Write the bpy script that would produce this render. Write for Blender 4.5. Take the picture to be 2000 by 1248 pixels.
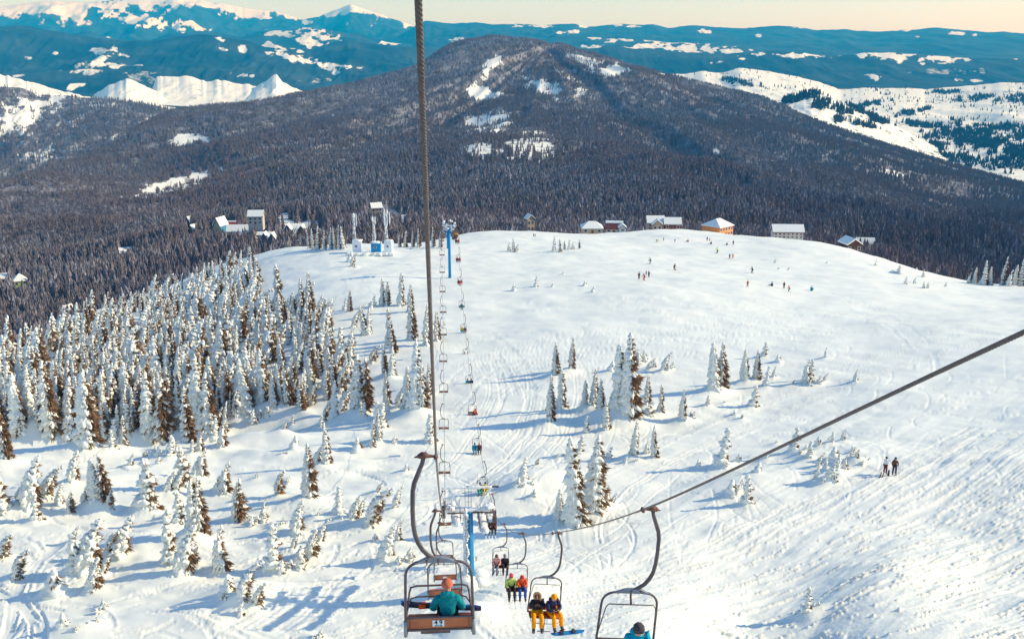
import bpy, math, random
import numpy as np
from mathutils import Matrix, Vector

SC = bpy.context.scene
for _o in list(bpy.data.objects):
    bpy.data.objects.remove(_o)
COL = SC.collection
random.seed(7)
RNG = np.random.default_rng(11)

# ---------------------------------------------------------------- camera, sky, sun, exposure
FPX = 2000.0                      # focal length in photograph pixels (36 mm lens on a 36 mm sensor)
PITCH = math.radians(15.59)
YAW = math.radians(3.94)
cp, sp_, cy, sy = math.cos(PITCH), math.sin(PITCH), math.cos(YAW), math.sin(YAW)
F = np.array([sy * cp, cy * cp, -sp_])
R = np.array([cy, -sy, 0.0])
U = np.array([sy * sp_, cy * sp_, cp])
cam = bpy.data.cameras.new('camera')
cam.lens = 36.0
cam.sensor_width = 36.0
cam.clip_start = 0.1
cam.clip_end = 60000.0
CAM = bpy.data.objects.new('camera', cam)
COL.objects.link(CAM)
CAM.matrix_world = Matrix(((R[0], U[0], -F[0], 0), (R[1], U[1], -F[1], 0), (R[2], U[2], -F[2], 0), (0, 0, 0, 1)))
SC.camera = CAM

SUN_EL, SUN_AZ = math.radians(29), math.radians(88)       # azimuth measured from +Y towards +X
world = bpy.data.worlds.new('World')
SC.world = world
world.use_nodes = True
_nt = world.node_tree
_sky = _nt.nodes.new('ShaderNodeTexSky')
_sky.sky_type = 'NISHITA'
_sky.sun_disc = False
_sky.sun_elevation = SUN_EL
_sky.sun_rotation = SUN_AZ
_sky.altitude = 1400
_sky.dust_density = 1.2
_sky.ozone_density = 4.0
_tint = _nt.nodes.new('ShaderNodeMixRGB'); _tint.blend_type = 'MULTIPLY'; _tint.inputs[0].default_value = 1.0
_tint.inputs[2].default_value = (0.89, 1.0, 1.06, 1)          # white balance of the photograph, the same all over the sky
_nt.links.new(_sky.outputs[0], _tint.inputs[1])
_nt.links.new(_tint.outputs[0], _nt.nodes['Background'].inputs[0])
_nt.nodes['Background'].inputs[1].default_value = 0.15
sun = bpy.data.lights.new('sun', 'SUN')
sun.energy = 3.5
sun.angle = math.radians(0.5)
sun.color = (1.0, 0.86, 0.57)
SUN = bpy.data.objects.new('sun', sun)
COL.objects.link(SUN)
_d = Vector((math.sin(SUN_AZ) * math.cos(SUN_EL), math.cos(SUN_AZ) * math.cos(SUN_EL), math.sin(SUN_EL)))
SUN.rotation_euler = _d.to_track_quat('Z', 'Y').to_euler()
SUN.location = (60, 60, 60)
SC.view_settings.view_transform = 'Standard'
SC.view_settings.look = 'None'
SC.view_settings.gamma = 1.0
SC.view_settings.exposure = 0.50
SC.cycles.volume_bounces = 0
SC.cycles.max_bounces = 6
SC.cycles.diffuse_bounces = 4
SC.cycles.glossy_bounces = 2
SC.cycles.transparent_max_bounces = 4


def P(u, v, z):
    """world point(s) seen at photograph pixel (u, v) at depth z"""
    u, v, z = np.broadcast_arrays(np.asarray(u, float), np.asarray(v, float), np.asarray(z, float))
    d = F + ((u - 1000) / FPX)[..., None] * R - ((v - 624) / FPX)[..., None] * U
    return d * z[..., None]


def proj(p):
    p = np.asarray(p, float)
    z = p @ F
    return 1000 + FPX * (p @ R) / z, 624 - FPX * (p @ U) / z, z


# ---------------------------------------------------------------- helpers
def tag(o, label=None, cat=None, group=None, kind=None):
    if label: o['label'] = label
    if cat: o['category'] = cat
    if group: o['group'] = group
    if kind: o['kind'] = kind
    return o


def empty(name, loc=(0, 0, 0), rz=0.0):
    o = bpy.data.objects.new(name, None)
    COL.objects.link(o)
    o.location = loc
    o.rotation_euler = (0, 0, rz)
    o.empty_display_size = 0.3
    return o


def copy_tree(o, parent=None):
    c = o.copy()
    COL.objects.link(c)
    c.parent = parent
    for ch in o.children:
        copy_tree(ch, c)
    return c


def link(name, me, parent=None, loc=None):
    o = bpy.data.objects.new(name, me)
    COL.objects.link(o)
    if parent is not None: o.parent = parent
    if loc is not None: o.location = loc
    return o


def np_mesh(name, verts, tris=None, quads=None, smooth=True, attrs=None, mat=None, midx=None):
    """build a mesh from numpy arrays"""
    me = bpy.data.meshes.new(name)
    verts = np.asarray(verts, np.float32)
    me.vertices.add(len(verts))
    me.vertices.foreach_set('co', verts.ravel())
    loops, starts, tot = [], [], 0
    if quads is not None and len(quads):
        q = np.asarray(quads, np.int32)
        loops.append(q.ravel()); starts.append(tot + np.arange(len(q)) * 4); tot += q.size
    if tris is not None and len(tris):
        t = np.asarray(tris, np.int32)
        loops.append(t.ravel()); starts.append(tot + np.arange(len(t)) * 3); tot += t.size
    loops = np.concatenate(loops); starts = np.concatenate(starts)
    me.loops.add(len(loops)); me.loops.foreach_set('vertex_index', loops.astype(np.int32))
    me.polygons.add(len(starts)); me.polygons.foreach_set('loop_start', starts.astype(np.int32))
    me.update(calc_edges=True)
    me.polygons.foreach_set('use_smooth', np.full(len(starts), smooth))
    if midx is not None:
        me.polygons.foreach_set('material_index', np.asarray(midx, np.int32))
    for k, a in (attrs or {}).items():
        at = me.attributes.new(k, 'FLOAT', 'POINT')
        at.data.foreach_set('value', np.asarray(a, np.float32).ravel())
    if mat is not None:
        for m in (mat if isinstance(mat, (list, tuple)) else [mat]):
            me.materials.append(m)
    return me


class MB:
    """collects boxes, tubes and sheets; build() links them as one mesh object"""
    def __init__(s):
        s.v, s.f, s.m, s.n = [], [], [], 0

    def add(s, verts, faces, mi=0):
        s.v += [tuple(map(float, p)) for p in verts]
        s.f += [tuple(i + s.n for i in f) for f in faces]
        s.m += [mi] * len(faces)
        s.n += len(verts)
        return s

    def box(s, c, size, mi=0, rz=0.0, taper=1.0):
        a, b, h = size[0] / 2, size[1] / 2, size[2] / 2
        ca, sa = math.cos(rz), math.sin(rz)
        vs = []
        for z, k in ((-h, 1), (h, taper)):
            for x, y in ((-a, -b), (a, -b), (a, b), (-a, b)):
                x, y = x * k, y * k
                vs.append((c[0] + x * ca - y * sa, c[1] + x * sa + y * ca, c[2] + z))
        return s.add(vs, [(3, 2, 1, 0), (4, 5, 6, 7), (0, 1, 5, 4), (1, 2, 6, 5), (2, 3, 7, 6), (3, 0, 4, 7)], mi)

    def tube(s, pts, r, n=8, mi=0, flat=1.0, cap=True):
        pts = [Vector(p) for p in pts]
        rs = r if hasattr(r, '__len__') else [r] * len(pts)
        ref = Vector((0.31, 0.95, 0.1)).normalized()
        vs, fs = [], []
        for i, p in enumerate(pts):
            t = (pts[min(i + 1, len(pts) - 1)] - pts[max(i - 1, 0)]).normalized()
            a = ref - t * ref.dot(t)
            if a.length < 1e-3: a = Vector((1, 0, 0)) - t * t.x
            a.normalize(); ref = a
            b = t.cross(a)
            for k in range(n):
                an = 2 * math.pi * k / n
                vs.append(p + a * math.cos(an) * rs[i] * flat + b * math.sin(an) * rs[i])
        for i in range(len(pts) - 1):
            for k in range(n):
                fs.append((i * n + k, i * n + (k + 1) % n, (i + 1) * n + (k + 1) % n, (i + 1) * n + k))
        if cap:
            fs.append(tuple(range(n - 1, -1, -1)))
            fs.append(tuple((len(pts) - 1) * n + k for k in range(n)))
        return s.add(vs, fs, mi)

    def build(s, name, mat, parent=None, smooth=False, loc=None):
        me = bpy.data.meshes.new(name)
        me.from_pydata(s.v, [], s.f)
        for m in (mat if isinstance(mat, (list, tuple)) else [mat]):
            me.materials.append(m)
        me.polygons.foreach_set('material_index', s.m)
        me.polygons.foreach_set('use_smooth', [smooth] * len(s.f))
        me.update()
        return link(name, me, parent, loc)


# value noise ------------------------------------------------------------
def _hash(ix, iy, seed):
    h = (ix.astype(np.int64) * 374761393 + iy.astype(np.int64) * 668265263 + seed * 1274126177) & 0xffffffff
    h = ((h ^ (h >> 13)) * 1274126177) & 0xffffffff
    h = h ^ (h >> 16)
    return (h & 0xffff) / 65535.0


def vnoise(x, y, seed=0):
    ix, iy = np.floor(x), np.floor(y)
    fx, fy = x - ix, y - iy
    fx = fx * fx * (3 - 2 * fx); fy = fy * fy * (3 - 2 * fy)
    a, b = _hash(ix, iy, seed), _hash(ix + 1, iy, seed)
    c, d = _hash(ix, iy + 1, seed), _hash(ix + 1, iy + 1, seed)
    return (a * (1 - fx) + b * fx) * (1 - fy) + (c * (1 - fx) + d * fx) * fy - 0.5


def fbm(x, y, octv=4, seed=0, gain=0.5, ridge=False):
    s, a = 0.0, 1.0
    x = np.asarray(x, float); y = np.asarray(y, float)
    for o in range(octv):
        n = vnoise(x, y, seed + o * 17)
        s = s + a * ((0.25 - np.abs(n)) * 2 if ridge else n)
        x, y, a = x * 2.03 + 11.3, y * 2.03 - 7.7, a * gain
    return s


# materials --------------------------------------------------------------
def mat(name, col, rough=0.7, metal=0.0, spec=0.3, noise=None, noise_scale=8.0, bump=0.0, bump_scale=30.0):
    m = bpy.data.materials.new(name)
    m.use_nodes = True
    nt = m.node_tree
    b = nt.nodes['Principled BSDF']
    b.inputs['Base Color'].default_value = (*col, 1)
    b.inputs['Roughness'].default_value = rough
    b.inputs['Metallic'].default_value = metal
    b.inputs['Specular IOR Level'].default_value = spec
    tc = nt.nodes.new('ShaderNodeTexCoord')
    if noise is not None:
        n = nt.nodes.new('ShaderNodeTexNoise')
        n.inputs['Scale'].default_value = noise_scale
        n.inputs['Detail'].default_value = 5
        r = nt.nodes.new('ShaderNodeValToRGB')
        r.color_ramp.elements[0].position = 0.35; r.color_ramp.elements[0].color = (*col, 1)
        r.color_ramp.elements[1].position = 0.68; r.color_ramp.elements[1].color = (*noise, 1)
        nt.links.new(tc.outputs['Object'], n.inputs['Vector'])
        nt.links.new(n.outputs['Fac'], r.inputs[0])
        nt.links.new(r.outputs[0], b.inputs['Base Color'])
    if bump > 0:
        n2 = nt.nodes.new('ShaderNodeTexNoise')
        n2.inputs['Scale'].default_value = bump_scale
        n2.inputs['Detail'].default_value = 4
        bm = nt.nodes.new('ShaderNodeBump')
        bm.inputs['Distance'].default_value = bump
        nt.links.new(tc.outputs['Object'], n2.inputs['Vector'])
        nt.links.new(n2.outputs['Fac'], bm.inputs['Height'])
        nt.links.new(bm.outputs[0], b.inputs['Normal'])
    return m


SNOW = (0.87, 0.90, 0.82)


def snow_ground_mat():
    m = mat('snow_ground', SNOW, rough=0.55, spec=0.25)
    nt = m.node_tree; b = nt.nodes['Principled BSDF']
    geo = nt.nodes.new('ShaderNodeNewGeometry')

    def noise(scale, detail, stretch=None, rot=0.0):
        src = geo.outputs['Position']
        if stretch:
            mp = nt.nodes.new('ShaderNodeMapping')
            mp.inputs['Rotation'].default_value = (0, 0, rot)
            mp.inputs['Scale'].default_value = stretch
            nt.links.new(src, mp.inputs['Vector']); src = mp.outputs[0]
        n = nt.nodes.new('ShaderNodeTexNoise')
        n.inputs['Scale'].default_value = scale; n.inputs['Detail'].default_value = detail
        nt.links.new(src, n.inputs['Vector'])
        return n.outputs['Fac']
    big = noise(0.09, 3)
    fine = noise(2.2, 4)
    lump = noise(0.75, 3)
    streak = noise(0.5, 3, (0.3, 1.7, 1.0), math.radians(-40))
    st2 = noise(0.5, 3, (0.4, 1.5, 1.0), math.radians(-8))

    def math_(op, a, c):
        x = nt.nodes.new('ShaderNodeMath'); x.operation = op
        for i, q in enumerate((a, c)):
            if isinstance(q, (int, float)): x.inputs[i].default_value = q
            else: nt.links.new(q, x.inputs[i])
        return x.outputs[0]
    h = math_('ADD', math_('MULTIPLY', fine, 0.07), math_('MULTIPLY', lump, 0.14))
    h = math_('ADD', h, math_('MULTIPLY', math_('MULTIPLY', streak, big), 0.4))
    h = math_('ADD', h, math_('MULTIPLY', math_('MULTIPLY', st2, math_('SUBTRACT', 1.0, big)), 0.3))
    bm = nt.nodes.new('ShaderNodeBump')
    bm.inputs['Distance'].default_value = 0.4
    bm.inputs['Strength'].default_value = 0.4
    nt.links.new(h, bm.inputs['Height'])
    nt.links.new(bm.outputs[0], b.inputs['Normal'])
    return m


M = {}
M['snow_ground'] = snow_ground_mat()
M['snow'] = mat('snow_load', (0.88, 0.90, 0.83), rough=0.6, spec=0.2, bump=0.05, bump_scale=9)
# ---------------------------------------------------------------- terrain
class TPS:
    """thin-plate surface through scattered (bearing, ln distance) -> drop/distance"""
    def __init__(s, pts, k=2.4, reg=2e-3):
        p = np.asarray(pts, float)
        s.c = s._uv(p[:, 0], p[:, 1], k); s.k = k
        q = -p[:, 2] / np.hypot(p[:, 0], p[:, 1])
        n = len(p)
        A = np.zeros((n + 3, n + 3))
        A[:n, :n] = s._k(s.c, s.c) + np.eye(n) * reg
        A[:n, n] = 1; A[:n, n + 1:] = s.c; A[n, :n] = 1; A[n + 1:, :n] = s.c.T
        s.w = np.linalg.solve(A, np.concatenate([q, np.zeros(3)]))

    @staticmethod
    def _uv(x, y, k):
        return np.stack([np.arctan2(x, y) * k, np.log(np.maximum(np.hypot(x, y), 1.0))], -1)

    @staticmethod
    def _k(a, b):
        d2 = ((a[:, None, :] - b[None, :, :]) ** 2).sum(-1)
        return 0.5 * d2 * np.log(d2 + 1e-12)

    def __call__(s, x, y):
        x = np.asarray(x, float); y = np.asarray(y, float)
        sh = np.broadcast(x, y).shape
        x = np.broadcast_to(x, sh).ravel(); y = np.broadcast_to(y, sh).ravel()
        out = np.empty(len(x))
        for i in range(0, len(x), 20000):
            u = s._uv(x[i:i + 20000], y[i:i + 20000], s.k)
            n = len(s.c)
            out[i:i + 20000] = s._k(u, s.c) @ s.w[:n] + s.w[n] + u @ s.w[n + 1:]
        return (-out * np.hypot(x, y)).reshape(sh)


near = [  # (u, v, depth) of the snow surface read off the photograph
    (-250, 1248, 84), (100, 1248, 80), (500, 1248, 79), (900, 1248, 77.5), (1300, 1248, 76), (1700, 1248, 74), (2000, 1248, 72), (2300, 1248, 72),
    (-200, 1100, 95), (300, 1100, 92), (900, 1100, 92), (1400, 1100, 91), (1900, 1100, 88),
    (-200, 1000, 107), (100, 1000, 104), (600, 1000, 104), (1100, 1000, 103), (1500, 1000, 101), (1900, 1000, 98), (2300, 1000, 96),
    (100, 900, 121), (600, 900, 121), (1200, 900, 120), (1740, 925, 109), (2050, 900, 108),
    (600, 830, 138), (1000, 850, 131), (1500, 850, 128), (1950, 850, 120),
    (450, 760, 166), (700, 750, 160), (1000, 740, 158), (1400, 740, 155), (1900, 735, 147),
    (0, 760, 176), (200, 740, 180), (100, 700, 212), (300, 650, 240), (500, 630, 230),
    (700, 640, 205), (1000, 640, 196), (1450, 640, 192), (1900, 640, 185), (2250, 650, 180),
    (500, 560, 290), (320, 590, 310), (700, 555, 262), (1000, 550, 258), (1255, 546, 250), (1600, 570, 252), (1980, 590, 245),
    (450, 520, 345), (600, 510, 312), (800, 500, 320), (1000, 490, 335), (1250, 490, 345), (1450, 500, 330), (1700, 530, 300), (1950, 565, 280),
    (560, 485, 360), (700, 477, 355), (860, 468, 400), (910, 458, 425), (1040, 455, 430), (1140, 461, 430), (1290, 452, 470), (1390, 459, 460),
    (1500, 470, 440), (1600, 480, 425), (1680, 495, 400), (1780, 525, 360), (1900, 552, 325), (2000, 557, 310), (2250, 570, 300),
    (420, 520, 375), (270, 578, 330), (130, 622, 275), (0, 695, 215), (-250, 800, 170)]
pts = list(P(*np.array(near).T))
rim = [(-250, 800, 170), (0, 695, 215), (130, 622, 275), (270, 578, 330), (420, 520, 375), (560, 485, 360), (700, 477, 355), (860, 468, 400), (1040, 455, 430),
       (1140, 461, 430), (1290, 452, 470), (1390, 459, 460), (1500, 470, 440), (1600, 480, 425), (1680, 495, 400), (1780, 525, 360), (1900, 552, 325), (2000, 557, 310), (2250, 570, 300)]
for u, v, z in rim:
    p = P(u, v, z); r = np.hypot(p[0], p[1]); d = p[:2] / r
    for k, sl in ((1.22, 0.36), (1.6, 0.40), (2.6, 0.36)):
        pts.append(np.array([d[0] * r * k, d[1] * r * k, p[2] - sl * r * (k - 1)]))
for x in (-70, -25, 0, 25, 70):
    for y, z in ((3, -9.5), (15, -17.5), (30, -27.5), (45, -36.5), (60, -44.5)):
        pts.append(np.array([x, y, z + 0.02 * abs(x)]))
NEAR = TPS(pts)


def gauss(x, y, cx, cy_, rx, ry, rot=0.0):
    c, s = math.cos(rot), math.sin(rot)
    dx, dy = x - cx, y - cy_
    a, b = dx * c + dy * s, -dx * s + dy * c
    return np.exp(-(a / rx) ** 2 - (b / ry) ** 2)


BUMPS = []   # (x, y, rx, ry, rot, height)


def bump_px(u, v, z, rx, ry, rot, h):
    p = P(u, v, z)
    BUMPS.append((p[0], p[1], rx, ry, rot, h))


# hollow that swallows the feet of the tall spruces on the left, drifts and hummocks
bump_px(180, 835, 143, 34, 11, 0.10, -6.0)
bump_px(330, 850, 140, 14, 8, 0.0, -1.2)
bump_px(120, 872, 126, 12, 4, 0.1, 1.1)
bump_px(520, 850, 132, 7.5, 3.0, -0.1, 1.9)
bump_px(700, 870, 126, 12, 3.0, 0.15, 1.0)
bump_px(1040, 960, 110, 6, 4.0, 0.5, 1.5)
bump_px(1095, 1035, 101, 4, 3, 0.0, -1.0)
bump_px(1600, 910, 117, 8, 4, 0.1, 1.0)
bump_px(1450, 960, 108, 7, 3, 0.2, 0.8)
bump_px(1230, 790, 140, 12, 5, 0.1, 1.2)
bump_px(1120, 520, 310, 50, 8, 0.05, 1.2)
bump_px(930, 1215, 79.5, 1.6, 1.3, 0.0, 1.0)
bump_px(300, 1190, 82, 9, 2.5, 0.2, 0.7)
bump_px(480, 1150, 86, 3.5, 2, 0.2, 0.7)
bump_px(1000, 1180, 83, 7, 3.5, 0.7, 0.8)
bump_px(1270, 1200, 80, 9, 3.0, 0.6, 0.6)
bump_px(1750, 1130, 84, 14, 3.5, 0.5, 0.8)


def ground0(x, y):
    x = np.asarray(x, float); y = np.asarray(y, float)
    z = NEAR(x, y)
    for bx, by, rx, ry, ro, h in BUMPS:
        z = z + h * gauss(x, y, bx, by, rx, ry, ro)
    w = np.clip((np.hypot(x, y) - 40) / 30, 0, 1)
    z = z + w * (1.1 * fbm(x / 26, y / 20, 3, 3) + (0.42 + 0.38 * np.clip(-x / 12, 0, 1) * np.clip((170 - y) / 30, 0, 1)) * fbm(x / 6.5 + y / 14, y / 4.5, 3, 9))
    return z


# ski tracks pressed into the snow: kept as a raster in metres, then sampled by the terrain sheet
TX0, TX1, TY0, TY1, TRES = -75.0, 95.0, 55.0, 260.0, 0.12
TW, TH = int((TX1 - TX0) / TRES), int((TY1 - TY0) / TRES)
TRK = np.zeros((TH, TW), np.float32)


def stamp(path, width=0.16, depth=0.07, n_sub=None):
    path = np.asarray(path, float)
    seg = np.hypot(*np.diff(path, axis=0).T)
    s = np.concatenate([[0], np.cumsum(seg)])
    t = np.arange(0, s[-1], TRES * 0.8)
    if len(t) < 3: return
    x = np.interp(t, s, path[:, 0]); y = np.interp(t, s, path[:, 1])
    dx, dy = np.gradient(x), np.gradient(y)
    L = np.hypot(dx, dy) + 1e-9
    nx, ny = -dy / L, dx / L
    for o, d in ((0, -1.0), (0.5, -0.75), (-0.5, -0.75), (1.15, 0.55), (-1.15, 0.35)):
        ix = ((x + nx * o * width - TX0) / TRES).astype(int)
        iy = ((y + ny * o * width - TY0) / TRES).astype(int)
        ok = (ix >= 0) & (ix < TW) & (iy >= 0) & (iy < TH)
        cur = TRK[iy[ok], ix[ok]]
        new = d * depth * 1.45
        TRK[iy[ok], ix[ok]] = np.where(abs(new) > abs(cur), new, cur)


def ray_ground(u, v, lo=60.0, hi=620.0, n=260, fn=None):
    """first hit of the pixel ray with the snow surface"""
    fn = fn or ground0
    u = np.atleast_1d(np.asarray(u, float)); v = np.atleast_1d(np.asarray(v, float))
    zz = np.geomspace(lo, hi, n)
    p = P(u[:, None], v[:, None], zz[None, :])
    g = fn(p[..., 0], p[..., 1])
    below = p[..., 2] < g
    k = np.where(below.any(1), below.argmax(1), n - 1)
    k = np.maximum(k, 1)
    i = np.arange(len(u))
    d0 = p[i, k - 1, 2] - g[i, k - 1]; d1 = p[i, k, 2] - g[i, k]
    t = np.clip(d0 / (d0 - d1 + 1e-9), 0, 1)
    z = zz[k - 1] * (1 - t) + zz[k] * t
    q = P(u, v, z)
    q[:, 2] = fn(q[:, 0], q[:, 1])
    return q, z


def smooth_path(pts2, n=60):
    p = np.asarray(pts2, float)
    t = np.linspace(0, 1, len(p)); tt = np.linspace(0, 1, n)
    deg = min(3, len(p) - 1)
    cx = np.polyfit(t, p[:, 0], deg); cy2 = np.polyfit(t, p[:, 1], deg)
    return np.stack([np.polyval(cx, tt), np.polyval(cy2, tt)], -1)


def tracks(px_pts, count, spread, depth=0.07, width=0.16, wob=0.5, part=1.0):
    q, _ = ray_ground(*np.array(px_pts, float).T)
    base = smooth_path(q[:, :2])
    d = np.gradient(base, axis=0); d /= np.hypot(d[:, 0], d[:, 1])[:, None]
    nrm = np.stack([-d[:, 1], d[:, 0]], -1)
    for i in range(count):
        off = RNG.normal(0, spread)
        ph, fr, am = RNG.uniform(0, 6.28), RNG.uniform(0.5, 2.5), RNG.uniform(0, wob)
        t = np.linspace(0, 1, len(base))
        w = off * (0.7 + 0.6 * RNG.random() * t) + am * np.sin(ph + fr * 6.28 * t)
        a = 0 if part >= 1 else RNG.uniform(0, 1 - part * 0.7)
        b = min(1, a + (1 if part >= 1 else part * RNG.uniform(0.5, 1.3)))
        s = slice(int(a * 59), int(b * 59) + 1)
        pa = (base + nrm * w[:, None])[s]
        if len(pa) > 3:
            stamp(pa, width, depth * RNG.uniform(0.5, 1.2))
            if RNG.random() < 0.6:
                stamp(pa + nrm[s] * RNG.uniform(0.3, 0.5), width, depth * RNG.uniform(0.5, 1.1))


tracks([(1130, 1060), (1200, 970), (1330, 870), (1520, 780), (1800, 700), (2000, 640)], 42, 1.9, 0.055, wob=0.3)
tracks([(900, 1245), (1250, 1180), (1560, 1080), (1800, 960), (2000, 840)], 60, 4.5, 0.07, wob=0.8, part=0.6)
tracks([(1150, 1248), (1500, 1170), (1800, 1060), (2050, 960)], 70, 4.0, 0.10, wob=0.7, part=0.6)
tracks([(1400, 1248), (1700, 1190), (2050, 1070)], 60, 3.5, 0.13, wob=0.6, part=0.7)
tracks([(1650, 1248), (1850, 1215), (2080, 1150)], 40, 2.5, 0.15, wob=0.4)
tracks([(560, 1240), (700, 1200), (900, 1120), (1080, 1060)], 34, 2.2, 0.06, wob=0.3, part=0.7)
tracks([(20, 1248), (50, 1190), (60, 1120), (140, 1060), (300, 1020)], 10, 0.8, 0.08, wob=0.3)
tracks([(80, 1248), (70, 1200), (20, 1160), (-40, 1140)], 6, 0.6, 0.09, wob=0.3)
tracks([(870, 1000), (960, 900), (1100, 820), (1040, 720), (1000, 650)], 26, 5.0, 0.06, wob=1.0, part=0.4)
tracks([(900, 820), (1000, 720), (1300, 650), (1700, 620)], 40, 7.0, 0.06, wob=2.0, part=0.35)
tracks([(1000, 600), (1300, 590), (1700, 610), (2000, 620)], 40, 9.0, 0.06, wob=3.0, part=0.3)
tracks([(1560, 500), (1620, 550), (1700, 590), (1800, 620)], 7, 2.0, 0.05, width=0.3, wob=0.4)
tracks([(1500, 480), (1560, 530), (1640, 575), (1760, 640), (1800, 720)], 7, 2.0, 0.05, width=0.3, wob=0.4)
tracks([(560, 560), (520, 545), (560, 510), (650, 500)], 6, 0.8, 0.14, width=0.25, wob=0.4)
tracks([(640, 660), (630, 620), (660, 580)], 5, 0.8, 0.12, wob=0.4)
for i in range(620):     # loose single ski turns
    u = RNG.uniform(860, 2050); v = 1240 - 620 * RNG.random() ** 1.3
    if u < 1050 and v > 1050: continue
    q, _ = ray_ground([u], [v]); q = q[0]
    a = RNG.normal(0.75, 0.55); L = RNG.uniform(3, 18); cur = RNG.uniform(-0.07, 0.07)
    t = np.linspace(0, 1, 12) * L
    stamp(np.stack([q[0] + np.cos(a + cur * t) * t, q[1] + np.sin(a + cur * t) * t], -1), 0.15, RNG.uniform(0.015, 0.06))
for i in range(240):     # the same on the left, sparser
    u = RNG.uniform(-60, 850); v = RNG.uniform(900, 1240)
    q, _ = ray_ground([u], [v]); q = q[0]
    a = RNG.normal(0.15, 0.4); L = RNG.uniform(2, 10); cur = RNG.uniform(-0.1, 0.1)
    t = np.linspace(0, 1, 12) * L
    stamp(np.stack([q[0] + np.cos(a + cur * t) * t, q[1] + np.sin(a + cur * t) * t], -1), 0.3, RNG.uniform(0.03, 0.09))


def trk_at(x, y):
    fx = (x - TX0) / TRES; fy = (y - TY0) / TRES
    ok = (fx > 1) & (fx < TW - 2) & (fy > 1) & (fy < TH - 2)
    fx = np.clip(fx, 1, TW - 3); fy = np.clip(fy, 1, TH - 3)
    ix = fx.astype(int); iy = fy.astype(int); dx = fx - ix; dy = fy - iy
    v = (TRK[iy, ix] * (1 - dx) + TRK[iy, ix + 1] * dx) * (1 - dy) + (TRK[iy + 1, ix] * (1 - dx) + TRK[iy + 1, ix + 1] * dx) * dy
    return np.where(ok, v, 0)


# TREE SKIRTS: snow collars and lee drifts (filled by the tree list before the sheet is meshed)
SKIRTS = []


def polar_quads(nr, na):
    i = np.arange(nr - 1)[:, None]; j = np.arange(na - 1)[None, :]
    a = i * na + j
    return np.stack([a, a + 1, a + na + 1, a + na], -1).reshape(-1, 4)


def build_snow_slope():
    az = np.concatenate([np.radians(np.linspace(-75, -28.5, 40, endpoint=False)), np.radians(np.linspace(-28.5, 36, 940)), np.radians(np.linspace(36.5, 75, 36))])
    r = np.concatenate([np.geomspace(2.0, 58, 50, endpoint=False), 1 / np.linspace(1 / 58, 1 / 260, 470, endpoint=False), np.geomspace(260, 520, 150, endpoint=False), np.geomspace(520, 900, 25)])
    A, RR = np.meshgrid(az, r)
    X, Y = RR * np.sin(A), RR * np.cos(A)
    Z = ground0(X, Y)
    for (sx, sy_2, rad, h) in SKIRTS:
        i0, i1 = np.searchsorted(r, [math.hypot(sx, sy_2) - rad * 4, math.hypot(sx, sy_2) + rad * 4])
        a0 = math.atan2(sx, sy_2); da = rad * 4 / math.hypot(sx, sy_2)
        j0, j1 = np.searchsorted(az, [a0 - da, a0 + da])
        if i1 <= i0 or j1 <= j0: continue
        x, y = X[i0:i1, j0:j1], Y[i0:i1, j0:j1]
        Z[i0:i1, j0:j1] += h * gauss(x, y, sx - rad * 0.3, sy_2, rad * 1.4, rad) 
    Z += trk_at(X, Y) * 1.0
    fine = (RR > 55) & (RR < 300)
    lump = fbm(X / 1.0, Y / 1.2, 3, 31) * 0.032 * (0.35 + np.clip(fbm(X / 17, Y / 17, 2, 5) * 1.6 + 0.5, 0, 1.2))
    ca, sa = math.cos(math.radians(43)), math.sin(math.radians(43))
    st = fbm((X * ca + Y * sa) / 16, (-X * sa + Y * ca) / 1.3, 3, 77) * 0.15 * np.clip((X - 2) / 26, 0, 1) * np.clip((150 - Y) / 50, 0, 1)
    Z += np.where(fine, lump + st, 0)
    me = np_mesh('snow_slope', np.stack([X, Y, Z], -1).reshape(-1, 3), quads=polar_quads(len(r), len(az)), mat=M['snow_ground'])
    return tag(link('snow_slope', me), kind='structure')


# ---------------------------------------------------------------- wooded hill
hillpts = [
    (-300, 760, 350), (0, 730, 380), (0, 600, 600), (0, 500, 850), (0, 410, 1300), (0, 358, 1750), (-300, 380, 1500), (-300, 600, 600),
    (250, 640, 430), (250, 520, 720), (250, 420, 1200), (190, 297, 2000), (300, 330, 1750), (250, 262, 2250), (320, 218, 2500),
    (500, 500, 560), (500, 410, 1000), (500, 300, 1650), (420, 203, 2500), (500, 199, 2550), (580, 183, 2600),
    (750, 480, 560), (750, 405, 850), (750, 310, 1500), (750, 220, 2100), (700, 160, 2650), (820, 126, 2700), (870, 90, 2780),
    (1000, 480, 560), (1000, 430, 750), (1000, 350, 1100), (1000, 250, 1700), (1000, 150, 2300), (940, 71, 2850), (1000, 73, 2850), (1080, 84, 2850),
    (1250, 480, 600), (1250, 430, 800), (1250, 330, 1300), (1250, 230, 1900), (1150, 101, 2800), (1220, 123, 2780), (1300, 144, 2750), (1400, 168, 2700),
    (1500, 500, 570), (1500, 430, 900), (1500, 330, 1500), (1500, 193, 2600), (1600, 238, 2450), (1700, 273, 2350),
    (1750, 550, 560), (1750, 470, 900), (1750, 380, 1500), (1800, 303, 2250), (1900, 333, 2150), (2000, 361, 2050),
    (2000, 610, 520), (2000, 500, 900), (2000, 430, 1400), (2300, 640, 520), (2300, 520, 900), (2300, 440, 1700)]
hp = list(P(*np.array(hillpts).T))
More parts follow.
